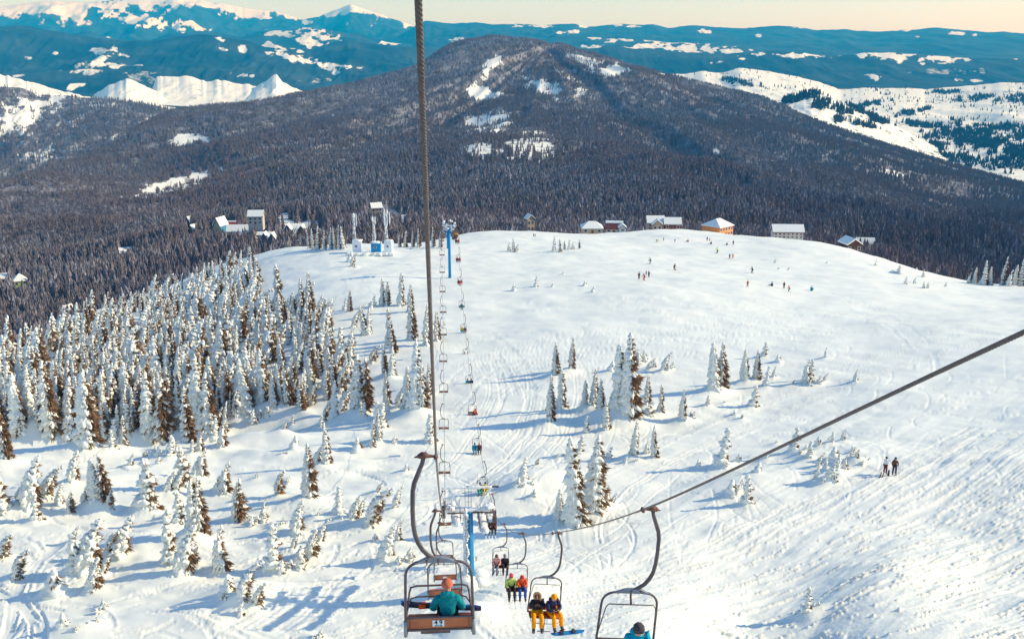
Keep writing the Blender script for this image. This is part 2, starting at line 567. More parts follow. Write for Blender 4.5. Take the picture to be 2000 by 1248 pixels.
crest = [(-300, 380, 1500), (0, 358, 1750), (190, 297, 2000), (250, 262, 2250), (320, 218, 2500), (420, 203, 2500), (500, 199, 2550), (580, 183, 2600), (700, 160, 2650), (820, 126, 2700), (870, 90, 2780),
         (940, 71, 2850), (1000, 73, 2850), (1080, 84, 2850), (1150, 101, 2800), (1220, 123, 2780), (1300, 144, 2750), (1400, 168, 2700), (1500, 193, 2600), (1600, 238, 2450), (1700, 273, 2350),
         (1800, 303, 2250), (1900, 333, 2150), (2000, 361, 2050), (2300, 440, 1700)]
for u, v, z in crest:
    p = P(u, v, z); r = np.hypot(p[0], p[1]); d = p[:2] / r
    for dk, sl in ((300, 0.28), (900, 0.34)):
        hp.append(np.array([d[0] * (r + dk), d[1] * (r + dk), p[2] - sl * dk]))
HILL = TPS(hp, k=2.2, reg=1e-4)


_cr3 = P(*np.array(crest, float).T)
CR_AZ, CR_R = np.arctan2(_cr3[:, 0], _cr3[:, 1]), np.hypot(_cr3[:, 0], _cr3[:, 1])


def _hill0(x, y):
    r = np.hypot(x, y); az = np.arctan2(x, y)
    rc = np.interp(az, CR_AZ, CR_R) + 60
    rr = np.minimum(r, rc); k = rr / np.maximum(r, 1)
    rel = fbm(x / 420, y / 420, 4, 41, ridge=True) * 24 + fbm(x / 120, y / 150, 3, 47) * 8
    gul = fbm(np.arctan2(x - 280, y - 2700) * 5.5, r / 2200, 3, 59, ridge=True) * 26
    w = np.clip((rr - 500) / 500, 0, 1) * np.clip((rc - rr) / 500, 0.12, 1)
    return HILL(x * k, y * k) + (rel + gul - 14) * w - 0.42 * (r - rr)


# bring the silhouette of the hill down to the measured ridge line
_fix_az = np.linspace(-0.62, 0.66, 160)
_fix = np.zeros(160)
_tu, _tv, _ = np.array(crest, float).T


def hill_z(x, y):
    r = np.hypot(x, y); az = np.arctan2(x, y)
    rc = np.interp(az, CR_AZ, CR_R)
    t = np.clip((r / rc - 0.45) / 0.45, 0, 1)
    return _hill0(x, y) - np.interp(az, _fix_az, _fix) * (t * t * (3 - 2 * t))


for _it in range(3):
    _rr = np.linspace(900, 3100, 120)[:, None]
    _x, _y = _rr * np.sin(_fix_az), _rr * np.cos(_fix_az)
    _z = hill_z(_x, _y)
    _u, _v, _ = proj(np.stack([_x, _y, _z], -1))
    _k = _v.argmin(0); _j = np.arange(160)
    _ex = (np.interp(_u[_k, _j], _tu, _tv) + 2 - _v[_k, _j]) / FPX * _rr[_k, 0]
    _fix = _fix + np.convolve(np.pad(_ex, 2, mode='edge'), np.ones(5) / 5, 'valid') * 0.9


def in_ellipses(u, v, ells, ns=0.5, seed=5, sc_=16.0):
    """ragged patches: 1 inside, 0 outside"""
    n = fbm(u / sc_, v / (sc_ * 0.5), 4, seed, gain=0.62)
    o = np.zeros(np.broadcast(u, v).shape)
    for e in ells:
        cu, cv, ru, rv = e[:4]; rot = math.radians(e[4]) if len(e) > 4 else 0
        thin = e[5] if len(e) > 5 else 1.0
        c, s = math.cos(rot), math.sin(rot)
        a = (u - cu) * c + (v - cv) * s; b = -(u - cu) * s + (v - cv) * c
        d = np.sqrt((a / ru) ** 2 + (b / rv) ** 2) + n * ns * 2
        o = np.maximum(o, np.clip((1.05 - d) * 2.6 + 0.3, 0, 1) * thin)
    return o


CLEAR = [  # snowy clearings on the wooded hill: u, v, ru, rv, rot, openness
    (966, 120, 20, 11, -25, 1.0), (948, 146, 8, 14, 20, 0.8), (938, 180, 30, 17, 8, 1.0), (955, 240, 44, 26, -10, 0.85), (930, 290, 34, 16, 0, 0.8), (1040, 290, 62, 34, 20, 0.75),
    (1060, 172, 32, 20, 20, 0.95), (1130, 180, 14, 14, 40, 0.7), (1150, 120, 45, 10, 20, 0.7), (1190, 138, 34, 9, -3, 1.0), (1110, 145, 30, 12, 20, 0.55), (1250, 128, 45, 4, 5, 0.9), (1290, 145, 14, 3, 5, 0.9),
    (372, 272, 36, 12, -8, 1.0), (335, 362, 78, 11, -17, 1.0), (1745, 338, 24, 7, 8, 0.8), (1780, 345, 14, 5, 8, 0.5), (1398, 296, 6, 6, 0, 0.9), (320, 214, 18, 3, 8, 1.0),
    (340, 412, 40, 6, 5, 0.6), (660, 408, 22, 12, 20, 0.6), (735, 402, 60, 9, 8, 0.7), (590, 446, 72, 20, 12, 1.0), (775, 432, 92, 24, 4, 1.0), (40, 560, 40, 18, 0, 0.6), (125, 600, 14, 18, 0, 0.5), (435, 480, 25, 12, 0, 0.8), (600, 200, 25, 4, 0, 0.4),
    (1180, 330, 20, 18, 0, 0.35), (520, 240, 10, 5, 0, 0.5), (650, 227, 4, 3, 0, 1.0), (1000, 330, 60, 10, 10, 0.3)]


def build_hill():
    az = np.radians(np.linspace(-42, 42, 620))
    r = np.concatenate([np.geomspace(330, 1000, 90, endpoint=False), np.linspace(1000, 3700, 240)])
    A, RR = np.meshgrid(az, r)
    X, Y = RR * np.sin(A), RR * np.cos(A)
    Z = hill_z(X, Y)
    # never rise through the snow slope
    near_ = RR < 900
    Z = np.where(near_ & (RR < 620), np.minimum(Z, NEAR(X, Y) - 1.5), Z)
    u, v, _ = proj(np.stack([X, Y, Z], -1))
    cl = in_ellipses(u, v, CLEAR)
    me = np_mesh('wooded_hill', np.stack([X, Y, Z], -1).reshape(-1, 3), quads=polar_quads(len(r), len(az)), mat=M['hill'], attrs={'open': cl})
    return tag(link('wooded_hill', me), kind='structure')


def floor_mat(name, dark, dark2, attr, snowcol=SNOW, nscale=0.02, lo=0.40, hi=0.62, streak=0.0):
    """forest floor / far forest: dark woods with snow where the vertex attribute says so"""
    m = mat(name, dark, rough=0.9, spec=0.1)
    nt = m.node_tree; b = nt.nodes['Principled BSDF']
    geo = nt.nodes.new('ShaderNodeNewGeometry')
    n = nt.nodes.new('ShaderNodeTexNoise'); n.inputs['Scale'].default_value = nscale; n.inputs['Detail'].default_value = 8
    nt.links.new(geo.outputs['Position'], n.inputs['Vector'])
    r = nt.nodes.new('ShaderNodeValToRGB')
    r.color_ramp.elements[0].position = 0.38; r.color_ramp.elements[0].color = (*dark, 1)
    r.color_ramp.elements[1].position = 0.62; r.color_ramp.elements[1].color = (*dark2, 1)
    nt.links.new(n.outputs['Fac'], r.inputs[0])
    at = nt.nodes.new('ShaderNodeAttribute'); at.attribute_name = attr
    n2 = nt.nodes.new('ShaderNodeTexNoise'); n2.inputs['Scale'].default_value = nscale * 6; n2.inputs['Detail'].default_value = 5
    nt.links.new(geo.outputs['Position'], n2.inputs['Vector'])
    add = nt.nodes.new('ShaderNodeMath'); add.operation = 'ADD'
    sub = nt.nodes.new('ShaderNodeMath'); sub.operation = 'MULTIPLY_ADD'; sub.inputs[1].default_value = 1.0; sub.inputs[2].default_value = -0.5
    nt.links.new(n2.outputs['Fac'], sub.inputs[0])
    n3 = nt.nodes.new('ShaderNodeTexNoise'); n3.inputs['Scale'].default_value = nscale * 20; n3.inputs['Detail'].default_value = 3
    nt.links.new(geo.outputs['Position'], n3.inputs['Vector'])
    av = nt.nodes.new('ShaderNodeMath'); av.operation = 'MULTIPLY_ADD'; av.inputs[1].default_value = 0.9; av.inputs[2].default_value = -0.45
    nt.links.new(n3.outputs['Fac'], av.inputs[0])
    ad0 = nt.nodes.new('ShaderNodeMath'); ad0.operation = 'ADD'
    nt.links.new(sub.outputs[0], ad0.inputs[0]); nt.links.new(av.outputs[0], ad0.inputs[1])
    nt.links.new(at.outputs['Fac'], add.inputs[0]); nt.links.new(ad0.outputs[0], add.inputs[1])
    mr = nt.nodes.new('ShaderNodeMapRange'); mr.inputs[1].default_value = lo; mr.inputs[2].default_value = hi
    nt.links.new(add.outputs[0], mr.inputs[0])
    mx = nt.nodes.new('ShaderNodeMixRGB'); mx.inputs[2].default_value = (*snowcol, 1)
    nt.links.new(mr.outputs[0], mx.inputs[0]); nt.links.new(r.outputs[0], mx.inputs[1])
    nt.links.new(mx.outputs[0], b.inputs['Base Color'])
    return m


M['hill'] = floor_mat('forest_floor', (0.10, 0.085, 0.085), (0.30, 0.30, 0.32), 'open', nscale=0.03)
M['far'] = floor_mat('far_forest', (0.008, 0.022, 0.030), (0.038, 0.060, 0.070), 'open', nscale=0.0024, lo=0.32, hi=0.86)
M['lowland'] = floor_mat('snowy_lowland', (0.06, 0.08, 0.09), (0.16, 0.19, 0.20), 'open', nscale=0.004)


# ---------------------------------------------------------------- distant ranges: each its own ridge with depth
def ridge(name, sil, zc, foot, patches, m='far', base_open=0.0, rough=1.0, nu=760, nt=70, back=0.5, seed=1, ecc=1.0, cap=None, amp=None, noisy=0.22, u0=-420, u1=2420):
    nu = int(nu * 1.45) if 'knoll' not in name and 'lowland' not in name and 'shoulder' not in name else nu
    su, sv = np.array(sil, float).T[:2]
    u = np.linspace(u0, u1, nu)
    vc = np.interp(u, su, sv) + (fbm(u / 40, u * 0 + seed, 4, seed) * 3.0 + fbm(u / 8, u * 0 + seed, 2, seed + 3) * 0.8) * rough
    zcr = zc * (1 + 0.06 * fbm(u / 260, u * 0, 2, seed + 9))
    fu = np.array(foot, float)
    vf = np.interp(u, fu[:, 0], fu[:, 1]); zf = np.interp(u, fu[:, 0], fu[:, 2])
    top = P(u, vc, zcr); bot = P(u, vf, zf)
    t = np.linspace(0, 1, nt)[:, None, None]
    p = bot[None] * (1 - t) + top[None] * t
    T = t[..., 0]
    H = (top[:, 2] - bot[:, 2])[None]
    w = np.sin(np.pi * np.clip(T, 0, 1)) ** 0.8
    L = zc * 0.09
    a = amp if amp is not None else 0.30
    spur = fbm(p[..., 0] / L, p[..., 1] / (L * 2.5), 5, seed + 21, ridge=True, gain=0.6) - 0.25
    big = fbm(p[..., 0] / (L * 3), p[..., 1] / (L * 3), 2, seed + 25)
    p[..., 2] += H * w * (spur * a + big * a * 0.8) - H * 0.10 * np.sin(np.pi * T)
    # back side falls away behind the crest
    bt = np.linspace(0.15, 1, 8)[:, None]
    d = top[:, :2] / np.hypot(top[:, 0], top[:, 1])[:, None]
    ln = zc * 0.07
    bk = np.concatenate([top[None, :, :2] + d[None] * (bt[..., None] * ln), (top[None, :, 2] - (bt ** 1.3) * np.maximum(top[:, 2] - bot[:, 2], zc * 0.02)[None] * back * 2)[..., None]], -1)
    allp = np.concatenate([p, bk], 0)
    uu, vv, _ = proj(allp)
    op = np.full(uu.shape, base_open)
    if patches: op = np.maximum(op, in_ellipses(uu, vv, patches, ns=0.95, seed=seed + 40, sc_=15))
    if cap is not None:   # snow above a ragged tree line given as v(u)
        cu, cv = np.array(cap, float).T
        line = np.interp(uu, cu, cv) + fbm(uu / 26, vv / 16, 4, seed + 60) * 40 + np.abs(fbm(uu / 7, vv / 30, 2, seed + 66)) * 16 - 5
        op = np.maximum(op, np.clip((line - vv) * 0.10 + 0.5, 0, 1))
    op = op + noisy * fbm(uu / 10, vv / 6, 3, seed + 80)
    me = np_mesh(name, allp.reshape(-1, 3), quads=polar_quads(allp.shape[0], nu), mat=M[m], attrs={'open': op})
    return tag(link(name, me), kind='structure')
# ---------------------------------------------------------------- tree building
def needle_mat(name, c1, c2, c3=None):
    m = mat(name, c1, rough=0.85, spec=0.15, noise=c2, noise_scale=1.6)
    return m


M['needles'] = needle_mat('brown_green_needles', (0.15, 0.095, 0.06), (0.30, 0.175, 0.09))
M['needles_dark'] = needle_mat('dark_needles', (0.09, 0.065, 0.05), (0.17, 0.11, 0.07))
M['bark'] = mat('bark', (0.09, 0.065, 0.05), rough=0.9, noise=(0.16, 0.12, 0.09), noise_scale=5, bump=0.02)


def ico():
    import bmesh
    b = bmesh.new(); bmesh.ops.create_icosphere(b, subdivisions=2, radius=1.0)
    v = np.array([p.co[:] for p in b.verts]); b.verts.ensure_lookup_table()
    t = np.array([[q.index for q in f.verts] for f in b.faces]); b.free()
    return v, t


ICO_V, ICO_T = ico()


class Arr:
    def __init__(s): s.v, s.t, s.n = [], [], 0
    def add(s, v, t):
        s.v.append(v); s.t.append(np.asarray(t) + s.n); s.n += len(v)
    def mesh(s, name, m, smooth=True):
        return np_mesh(name, np.concatenate(s.v), tris=np.concatenate(s.t), smooth=smooth, mat=m)


def spruce_parts(h, ratio, seed, cover=1.0, lean=0.0, bend=0.0, dark=False, ragged=1.0):
    """a wind-plastered spruce: trunk, needle sprays and hanging pillows of snow (thicker on the windward, -X side)"""
    g = np.random.default_rng(seed)
    snow, ndl = Arr(), Arr()
    Rb = h * ratio

    def axis(z):
        t = z / h
        return np.array([lean * z + bend * h * max(0, t - 0.45) ** 2 * 2, 0.04 * h * math.sin(seed + 2.2 * t), 0])

    def lobe(c, d, L, w, th, nz=0.22):
        d = d / np.linalg.norm(d)
        s = np.cross(d, [0, 0, 1.0]); s /= (np.linalg.norm(s) + 1e-9)
        n = np.cross(s, d)
        k = 1 + nz * g.normal(0, 1, (len(ICO_V), 1)).clip(-1.6, 1.6)
        vv = ICO_V * k
        taper = 1 - 0.35 * vv[:, :1]
        q = c + vv[:, :1] * L * d + vv[:, 1:2] * w * taper * s + vv[:, 2:3] * th * taper * n
        snow.add(q, ICO_T)

    def spray(c, d, L, k, spread):
        d = d / np.linalg.norm(d)
        a = c + g.normal(0, 0.05, (k, 3)) - d * L * g.uniform(0.0, 0.45, (k, 1))
        dr = d + g.normal(0, spread, (k, 3)); dr[:, 2] -= 0.15
        dr /= np.linalg.norm(dr, axis=1)[:, None]
        tip = a + dr * L * g.uniform(0.55, 1.15, (k, 1))
        sd = np.cross(dr, g.normal(0, 1, (k, 3))); sd /= np.linalg.norm(sd, axis=1)[:, None]
        w = L * g.uniform(0.10, 0.2, (k, 1))
        v = np.stack([a - sd * w, a + sd * w, tip], 1).reshape(-1, 3)
        ndl.add(v, np.arange(k * 3).reshape(-1, 3))

    z = 0.10 * h * g.uniform(0.3, 0.9)
    step = max(0.30, h / 21)
    while z < h * 0.985:
        t = z / h
        prof = (1 - t) ** 0.72 * min(1.0, 0.55 + t * 3)
        r = Rb * prof * g.uniform(0.8, 1.15) + 0.035 * h * 0.5
        nb = int(max(3, min(11, 2 * math.pi * r / (step * 1.15))))
        ph0 = g.uniform(0, 6.28)
        gap = g.random() < 0.12 * ragged
        for i in range(nb):
            ph = ph0 + 6.283 * i / nb + g.normal(0, 0.22)
            side = -(0.95 * math.cos(ph) + 0.30 * math.sin(ph))   # +1 on the windward side
            rr = r * g.uniform(0.72, 1.12) * (1 - 0.12 * side)
            if gap: rr *= 0.6
            down = g.uniform(0.35, 0.95) * (0.5 + 0.7 * (1 - t))
            out = np.array([math.cos(ph), math.sin(ph), -down])
            base = axis(z) + np.array([0, 0, z])
            c = base + out * rr * 0.55
            f = cover * (0.95 + 0.42 * max(side, -0.8)) * g.uniform(0.72, 1.2)
            if side < -0.30 and g.random() > cover * 0.50: f *= 0.35
            if f > 0.30:
                lobe(c + np.array([-0.02 * h * 0.3, 0, 0.05 * h * 0.3]), out, rr * 0.5 * min(1.1, 0.55 + f * 0.55), (0.20 * rr + step * 0.40) * f, (0.10 * rr + step * 0.30) * f)
                if f > 0.62 and g.random() < 0.5:
                    lobe(c + out * rr * 0.35 + g.normal(0, 0.05 * rr, 3), out + g.normal(0, 0.3, 3), step * 0.5 * f, step * 0.3 * f, step * 0.26 * f)
            k = int(14 if side < -0.35 else (5 if side < 0.1 else 2))
            spray(base + out * rr * (0.80 if side < 0 else 0.72) + np.array([0, 0, -0.03 * h * 0.3]), out, rr * 0.5 + step * 0.4, k, 0.34)
            if side < -0.2: spray(base + out * rr * 0.45, out, rr * 0.5 + step * 0.3, 5, 0.45)
        # dark core of needles
        k = 7
        an = g.uniform(0, 6.28, k)
        for a in an:
            d = np.array([math.cos(a), math.sin(a), -0.6])
            spray(axis(z) + np.array([0, 0, z]) + d * r * 0.2, d, r * 0.5 + step * 0.3, 2, 0.3)
        z += step * g.uniform(0.8, 1.15)
    # leader
    top = axis(h) + np.array([0, 0, h * 0.97])
    lobe(top, np.array([lean * 0.5 + bend, 0.02, -1.0]), h * 0.05, h * 0.014 + 0.05 * cover, h * 0.014 + 0.05 * cover)
    if g.random() < 0.6: lobe(top + np.array([0.02, 0, h * 0.03]), np.array([0.1, 0, -1.0]), h * 0.04, 0.05, 0.05)
    # a tongue of snow that joins the tree to the drift at its foot
    for i in range(7):
        a = math.pi + g.normal(0, 1.2)
        lobe(np.array([math.cos(a) * Rb * 0.55, math.sin(a) * Rb * 0.55, 0.02 * h]), np.array([math.cos(a), math.sin(a), -0.5]), Rb * 0.5, Rb * 0.35, h * 0.03 + 0.08)
    tr = MB()
    zs = np.linspace(-0.3, h * 0.95, 7)
    tr.tube([tuple(axis(max(q, 0)) + np.array([0, 0, q])) for q in zs], [0.022 * h * (1 - 0.9 * i / 6) + 0.012 for i in range(7)], n=6)
    return snow, ndl, tr


def make_spruce(h, ratio, seed, **k):
    dark = k.pop('dark', False)
    root = empty('snowy_spruce')
    snow, ndl, tr = spruce_parts(h, ratio, seed, **k)
    tr.build('trunk', M['bark'], root)
    link('crown', ndl.mesh('crown', M['needles_dark' if dark else 'needles'], smooth=False), root)
    link('snow_load', snow.mesh('snow_load', M['snow']), root)
    return root


def make_bush(seed, n=3, h=1.5, cover=1.2):
    """low clump of buried spruce tops"""
    g = np.random.default_rng(seed)
    root = empty('snowy_shrub')
    S, N = Arr(), Arr(); tr = MB()
    for i in range(n):
        hh = h * g.uniform(0.6, 1.0); x, y = g.normal(0, 0.35 * h, 2)
        s, d, t = spruce_parts(hh, g.uniform(0.3, 0.42), seed * 7 + i, cover=cover, bend=g.uniform(0, 0.35), lean=g.uniform(-0.05, 0.2))
        o = np.array([x, y, -0.05])
        for a in s.v: a += o
        for a in d.v: a += o
        for a, tt in zip(s.v, s.t): S.add(a, tt - tt.min())
        link('twigs', d.mesh('twigs', M['needles'], smooth=False), root)
        tr = MB(); tr.tube([(x, y, -0.2), (x, y, hh * 0.5)], [0.05, 0.02], n=5); tr.build('stem', M['bark'], root)
    for i in range(5):
        k = 1 + 0.12 * g.normal(0, 1, (len(ICO_V), 1))
        S.add(ICO_V * k * np.array([0.55, 0.45, 0.22]) * h * g.uniform(0.5, 0.9) + np.array([*g.normal(0, 0.3 * h, 2), 0.05]), ICO_T)
    link('snow_load', S.mesh('snow_load', M['snow']), root)
    return root


def make_mound(seed):
    """a young tree wholly buried: a leaning cone of snow with a few twigs"""
    g = np.random.default_rng(seed)
    root = empty('snow_ghost')
    v, t = ICO_V, ICO_T
    S = Arr()
    for i, (z, r, hh) in enumerate(((0.12, 0.42, 0.25), (0.35, 0.3, 0.3), (0.6, 0.19, 0.28), (0.82, 0.11, 0.2))):
        k = 1 + 0.13 * g.normal(0, 1, (len(v), 1))
        S.add(v * k * np.array([r, r * 0.85, hh]) + np.array([z * z * g.uniform(-0.1, 0.3), g.normal(0, 0.03), z]), t)
    N = Arr()
    for i in range(22):
        z = g.uniform(0.15, 0.85); a = g.normal(0, 0.9)
        r = 0.42 * (1 - z * 0.8)
        c = np.array([math.cos(a) * r * 0.8, math.sin(a) * r * 0.8, z]); d = np.array([math.cos(a), math.sin(a), -0.4]) * 0.22
        s = g.normal(0, 0.04, 3)
        N.add(np.array([c - s, c + s, c + d]), [[0, 1, 2]])
    link('twigs', N.mesh('twigs', M['needles'], smooth=False), root)
    link('snow_load', S.mesh('snow_load', M['snow']), root)
    return root


# far trees: a few dozen faces, instanced by the ten thousand as woods
def frost_mat(name, dark, brown, frost, amount=0.5):
    m = mat(name, dark, rough=0.9, spec=0.1)
    nt = m.node_tree; b = nt.nodes['Principled BSDF']
    geo = nt.nodes.new('ShaderNodeNewGeometry'); oi = nt.nodes.new('ShaderNodeObjectInfo')

    def N(t, **kw):
        n = nt.nodes.new(t)
        for k, v in kw.items(): setattr(n, k, v)
        return n
    big = N('ShaderNodeTexNoise'); big.inputs['Scale'].default_value = 0.0045; big.inputs['Detail'].default_value = 5
    nt.links.new(oi.outputs['Location'], big.inputs['Vector'])
    fine = N('ShaderNodeTexNoise'); fine.inputs['Scale'].default_value = 0.55; fine.inputs['Detail'].default_value = 3
    nt.links.new(geo.outputs['Position'], fine.inputs['Vector'])
    sep = N('ShaderNodeSeparateXYZ'); nt.links.new(geo.outputs['Normal'], sep.inputs[0])

    def mth(op, a, c):
        x = N('ShaderNodeMath', operation=op)
        for i, q in enumerate((a, c)):
            if isinstance(q, (int, float)): x.inputs[i].default_value = q
            else: nt.links.new(q, x.inputs[i])
        return x.outputs[0]
    r0 = N('ShaderNodeMapRange'); r0.inputs[1].default_value = 0.38; r0.inputs[2].default_value = 0.62
    nt.links.new(big.outputs['Fac'], r0.inputs[0])
    mixb = N('ShaderNodeMixRGB'); mixb.inputs[1].default_value = (*dark, 1); mixb.inputs[2].default_value = (*brown, 1)
    nt.links.new(r0.outputs[0], mixb.inputs[0])
    # frost where noise and up-facing and the tree's own luck agree
    e = mth('ADD', mth('MULTIPLY', fine.outputs['Fac'], 1.1), mth('MULTIPLY', oi.outputs['Random'], 0.55))
    e = mth('ADD', e, mth('MULTIPLY', sep.outputs['Z'], 0.35))
    e = mth('SUBTRACT', e, mth('MULTIPLY', r0.outputs[0], 0.25))
    sp = N('ShaderNodeSeparateXYZ'); nt.links.new(oi.outputs['Location'], sp.inputs[0])
    lowz = N('ShaderNodeMapRange'); lowz.inputs[1].default_value = -110.0; lowz.inputs[2].default_value = -260.0; lowz.inputs[3].default_value = 0.0; lowz.inputs[4].default_value = 0.30
    nt.links.new(sp.outputs['Z'], lowz.inputs[0])
    e = mth('SUBTRACT', e, lowz.outputs[0])
    r1 = N('ShaderNodeMapRange'); r1.inputs[1].default_value = 1.22 - amount * 0.5; r1.inputs[2].default_value = 1.80 - amount * 0.5
    nt.links.new(e, r1.inputs[0])
    mx = N('ShaderNodeMixRGB'); mx.inputs[2].default_value = (*frost, 1)
    nt.links.new(r1.outputs[0], mx.inputs[0]); nt.links.new(mixb.outputs[0], mx.inputs[1])
    nt.links.new(mx.outputs[0], b.inputs['Base Color'])
    return m


M['frost'] = frost_mat('frosted_conifer', (0.19, 0.175, 0.19), (0.21, 0.165, 0.165), (0.54, 0.52, 0.56), 0.95)
M['far_conifer'] = frost_mat('far_conifer', (0.040, 0.045, 0.050), (0.05, 0.05, 0.052), (0.35, 0.36, 0.38), 0.1)


def far_spruce(seed, layers=5, pts_=7, ratio=0.2, m='frost'):
    g = np.random.default_rng(seed)
    A = Arr()
    for i in range(layers):
        t = i / layers
        z1 = min(1.0, t + 1.6 / layers); z0 = t * 0.93 + 0.03
        r = ratio * (1 - t) ** 0.8 * g.uniform(0.85, 1.1) + 0.015
        n = pts_ * 2
        a = np.arange(n) * 2 * math.pi / n + g.uniform(0, 6)
        rr = np.where(np.arange(n) % 2 == 0, r * g.uniform(0.85, 1.2, n), r * g.uniform(0.35, 0.6, n))
        zz = np.where(np.arange(n) % 2 == 0, z0 - 0.03, z0 + 0.03)
        v = np.concatenate([np.stack([np.cos(a) * rr, np.sin(a) * rr, zz], -1), [[0, 0, z1]]])
        A.add(v, [[k, (k + 1) % n, n] for k in range(n)])
    me = A.mesh('far_spruce', M[m], smooth=False)
    return bpy.data.objects.new('far_spruce', me)


def bare_tree(seed):
    g = np.random.default_rng(seed)
    A = Arr()
    for i in range(34):
        z = g.uniform(0.05, 0.75); a = g.uniform(0, 6.28); d = np.array([math.cos(a) * 0.5, math.sin(a) * 0.5, 1.0])
        L = g.uniform(0.15, 0.38); c = np.array([math.cos(a), math.sin(a), 0]) * g.uniform(0, 0.14) + [0, 0, z]
        s = np.cross(d, g.normal(0, 1, 3)); s = s / np.linalg.norm(s) * 0.022
        A.add(np.array([c - s, c + s, c + d * L]), [[0, 1, 2]])
    me = A.mesh('bare_tree', M['frost'], smooth=False)
    return bpy.data.objects.new('bare_tree', me)


def wood(name, label, cat, pos, heights, protos, widths=None, kind='stuff', tilt=0.05, group=None, rotz=None):
    """one object: points carrying size and turn, with the small tree meshes set on them"""
    n = len(pos)
    me = bpy.data.meshes.new(name)
    me.vertices.add(n)
    me.vertices.foreach_set('co', np.asarray(pos, np.float32).ravel())
    hs = np.asarray(heights, np.float32)
    w = hs * (RNG.uniform(0.8, 1.25, n) if widths is None else 1.0)
    if widths is not None: w = np.asarray(widths, np.float32)
    a = me.attributes.new('size', 'FLOAT_VECTOR', 'POINT'); a.data.foreach_set('vector', np.stack([w, w, hs], -1).astype(np.float32).ravel())
    rz = RNG.uniform(0, 6.28, n) if rotz is None else rotz
    rt = np.stack([RNG.normal(0, tilt, n), RNG.normal(0, tilt, n), rz], -1)
    a = me.attributes.new('turn', 'FLOAT_VECTOR', 'POINT'); a.data.foreach_set('vector', rt.astype(np.float32).ravel())
    a = me.attributes.new('pick', 'INT', 'POINT'); a.data.foreach_set('value', RNG.integers(0, len(protos), n).astype(np.int32))
    ob = link(name, me)
    g = bpy.data.node_groups.new(name, 'GeometryNodeTree')
    g.interface.new_socket('Geometry', in_out='INPUT', socket_type='NodeSocketGeometry')
    g.interface.new_socket('Geometry', in_out='OUTPUT', socket_type='NodeSocketGeometry')
    gi, go = g.nodes.new('NodeGroupInput'), g.nodes.new('NodeGroupOutput')
    ip = g.nodes.new('GeometryNodeInstanceOnPoints')
    jn = g.nodes.new('GeometryNodeGeometryToInstance')
    for p in reversed(protos):
        oi = g.nodes.new('GeometryNodeObjectInfo'); oi.inputs[0].default_value = p
        g.links.new(oi.outputs['Geometry'], jn.inputs[0])
    g.links.new(jn.outputs[0], ip.inputs['Instance'])
    ip.inputs['Pick Instance'].default_value = True

    def attr(nm, ty):
        x = g.nodes.new('GeometryNodeInputNamedAttribute'); x.data_type = ty; x.inputs['Name'].default_value = nm
        return x.outputs[0]
    g.links.new(gi.outputs[0], ip.inputs['Points'])
    g.links.new(attr('size', 'FLOAT_VECTOR'), ip.inputs['Scale'])
    er = g.nodes.new('FunctionNodeEulerToRotation'); g.links.new(attr('turn', 'FLOAT_VECTOR'), er.inputs[0])
    g.links.new(er.outputs[0], ip.inputs['Rotation'])
    g.links.new(attr('pick', 'INT'), ip.inputs['Instance Index'])
    g.links.new(ip.outputs[0], go.inputs[0])
    md = ob.modifiers.new('trees', 'NODES'); md.node_group = g
    return tag(ob, label, cat, group, kind)


FAR = [far_spruce(i, ratio=r_) for i, r_ in enumerate((0.17, 0.21, 0.25, 0.19))]
FARD = [far_spruce(40 + i, ratio=r_, m='far_conifer') for i, r_ in enumerate((0.2, 0.26))]
BARE = [bare_tree(i) for i in range(2)]
# ---------------------------------------------------------------- build the land
build_hill()
ridge('far_mountain_range', [(-420, 40), (0, 14), (60, 8), (110, 2), (170, 6), (230, 0), (300, 0), (350, -6), (420, 8), (500, 20), (540, 24), (585, 38), (620, 34), (650, 22), (685, 10), (720, 20), (760, 36), (805, 50), (840, 62), (2420, 95)],
      17500, [(-420, 130, 11500), (800, 130, 12000), (2420, 130, 12000)],
      [(305, 45, 66, 9, 10, 1), (370, 50, 26, 6, 20, 0.8)], seed=3, nt=80,
      cap=[(-420, 60), (0, 28), (60, 24), (130, 38), (190, 26), (230, 16), (330, 12), (400, 16), (480, 26), (540, 30), (575, 40), (600, 36), (640, 36), (690, 32), (740, 40), (790, 54), (840, 50), (900, 30), (2420, 30)])
ridge('far_mountain_range', [(-420, 200), (780, 70), (830, 42), (880, 46), (930, 44), (960, 50), (1010, 48), (1060, 51), (1120, 48), (1150, 52), (1205, 46), (1240, 50), (1275, 47), (1305, 54), (1340, 50), (1400, 52), (1450, 55), (1500, 52),
      (1555, 53), (1600, 60), (1650, 57), (1700, 61), (1770, 60), (1825, 53), (1870, 58), (1930, 62), (2000, 65), (2420, 72)],
      14500, [(-420, 240, 9500), (780, 120, 10000), (1400, 112, 10000), (2420, 118, 10000)],
      [(1045, 52, 30, 3, 0, 1), (1120, 63, 20, 3, 0, 1), (1140, 50, 10, 3, 0, 1), (1210, 49, 12, 3, 0, 1), (1378, 62, 8, 3, 0, 1), (1480, 71, 5, 3, 0, 1), (1880, 66, 20, 2.5, 2, 1), (1565, 55, 10, 2, 0, 1), (1740, 60, 26, 2, 0, 1), (1790, 71, 5, 2, 0, 1), (1240, 52, 26, 2, 0, 1)], seed=13)
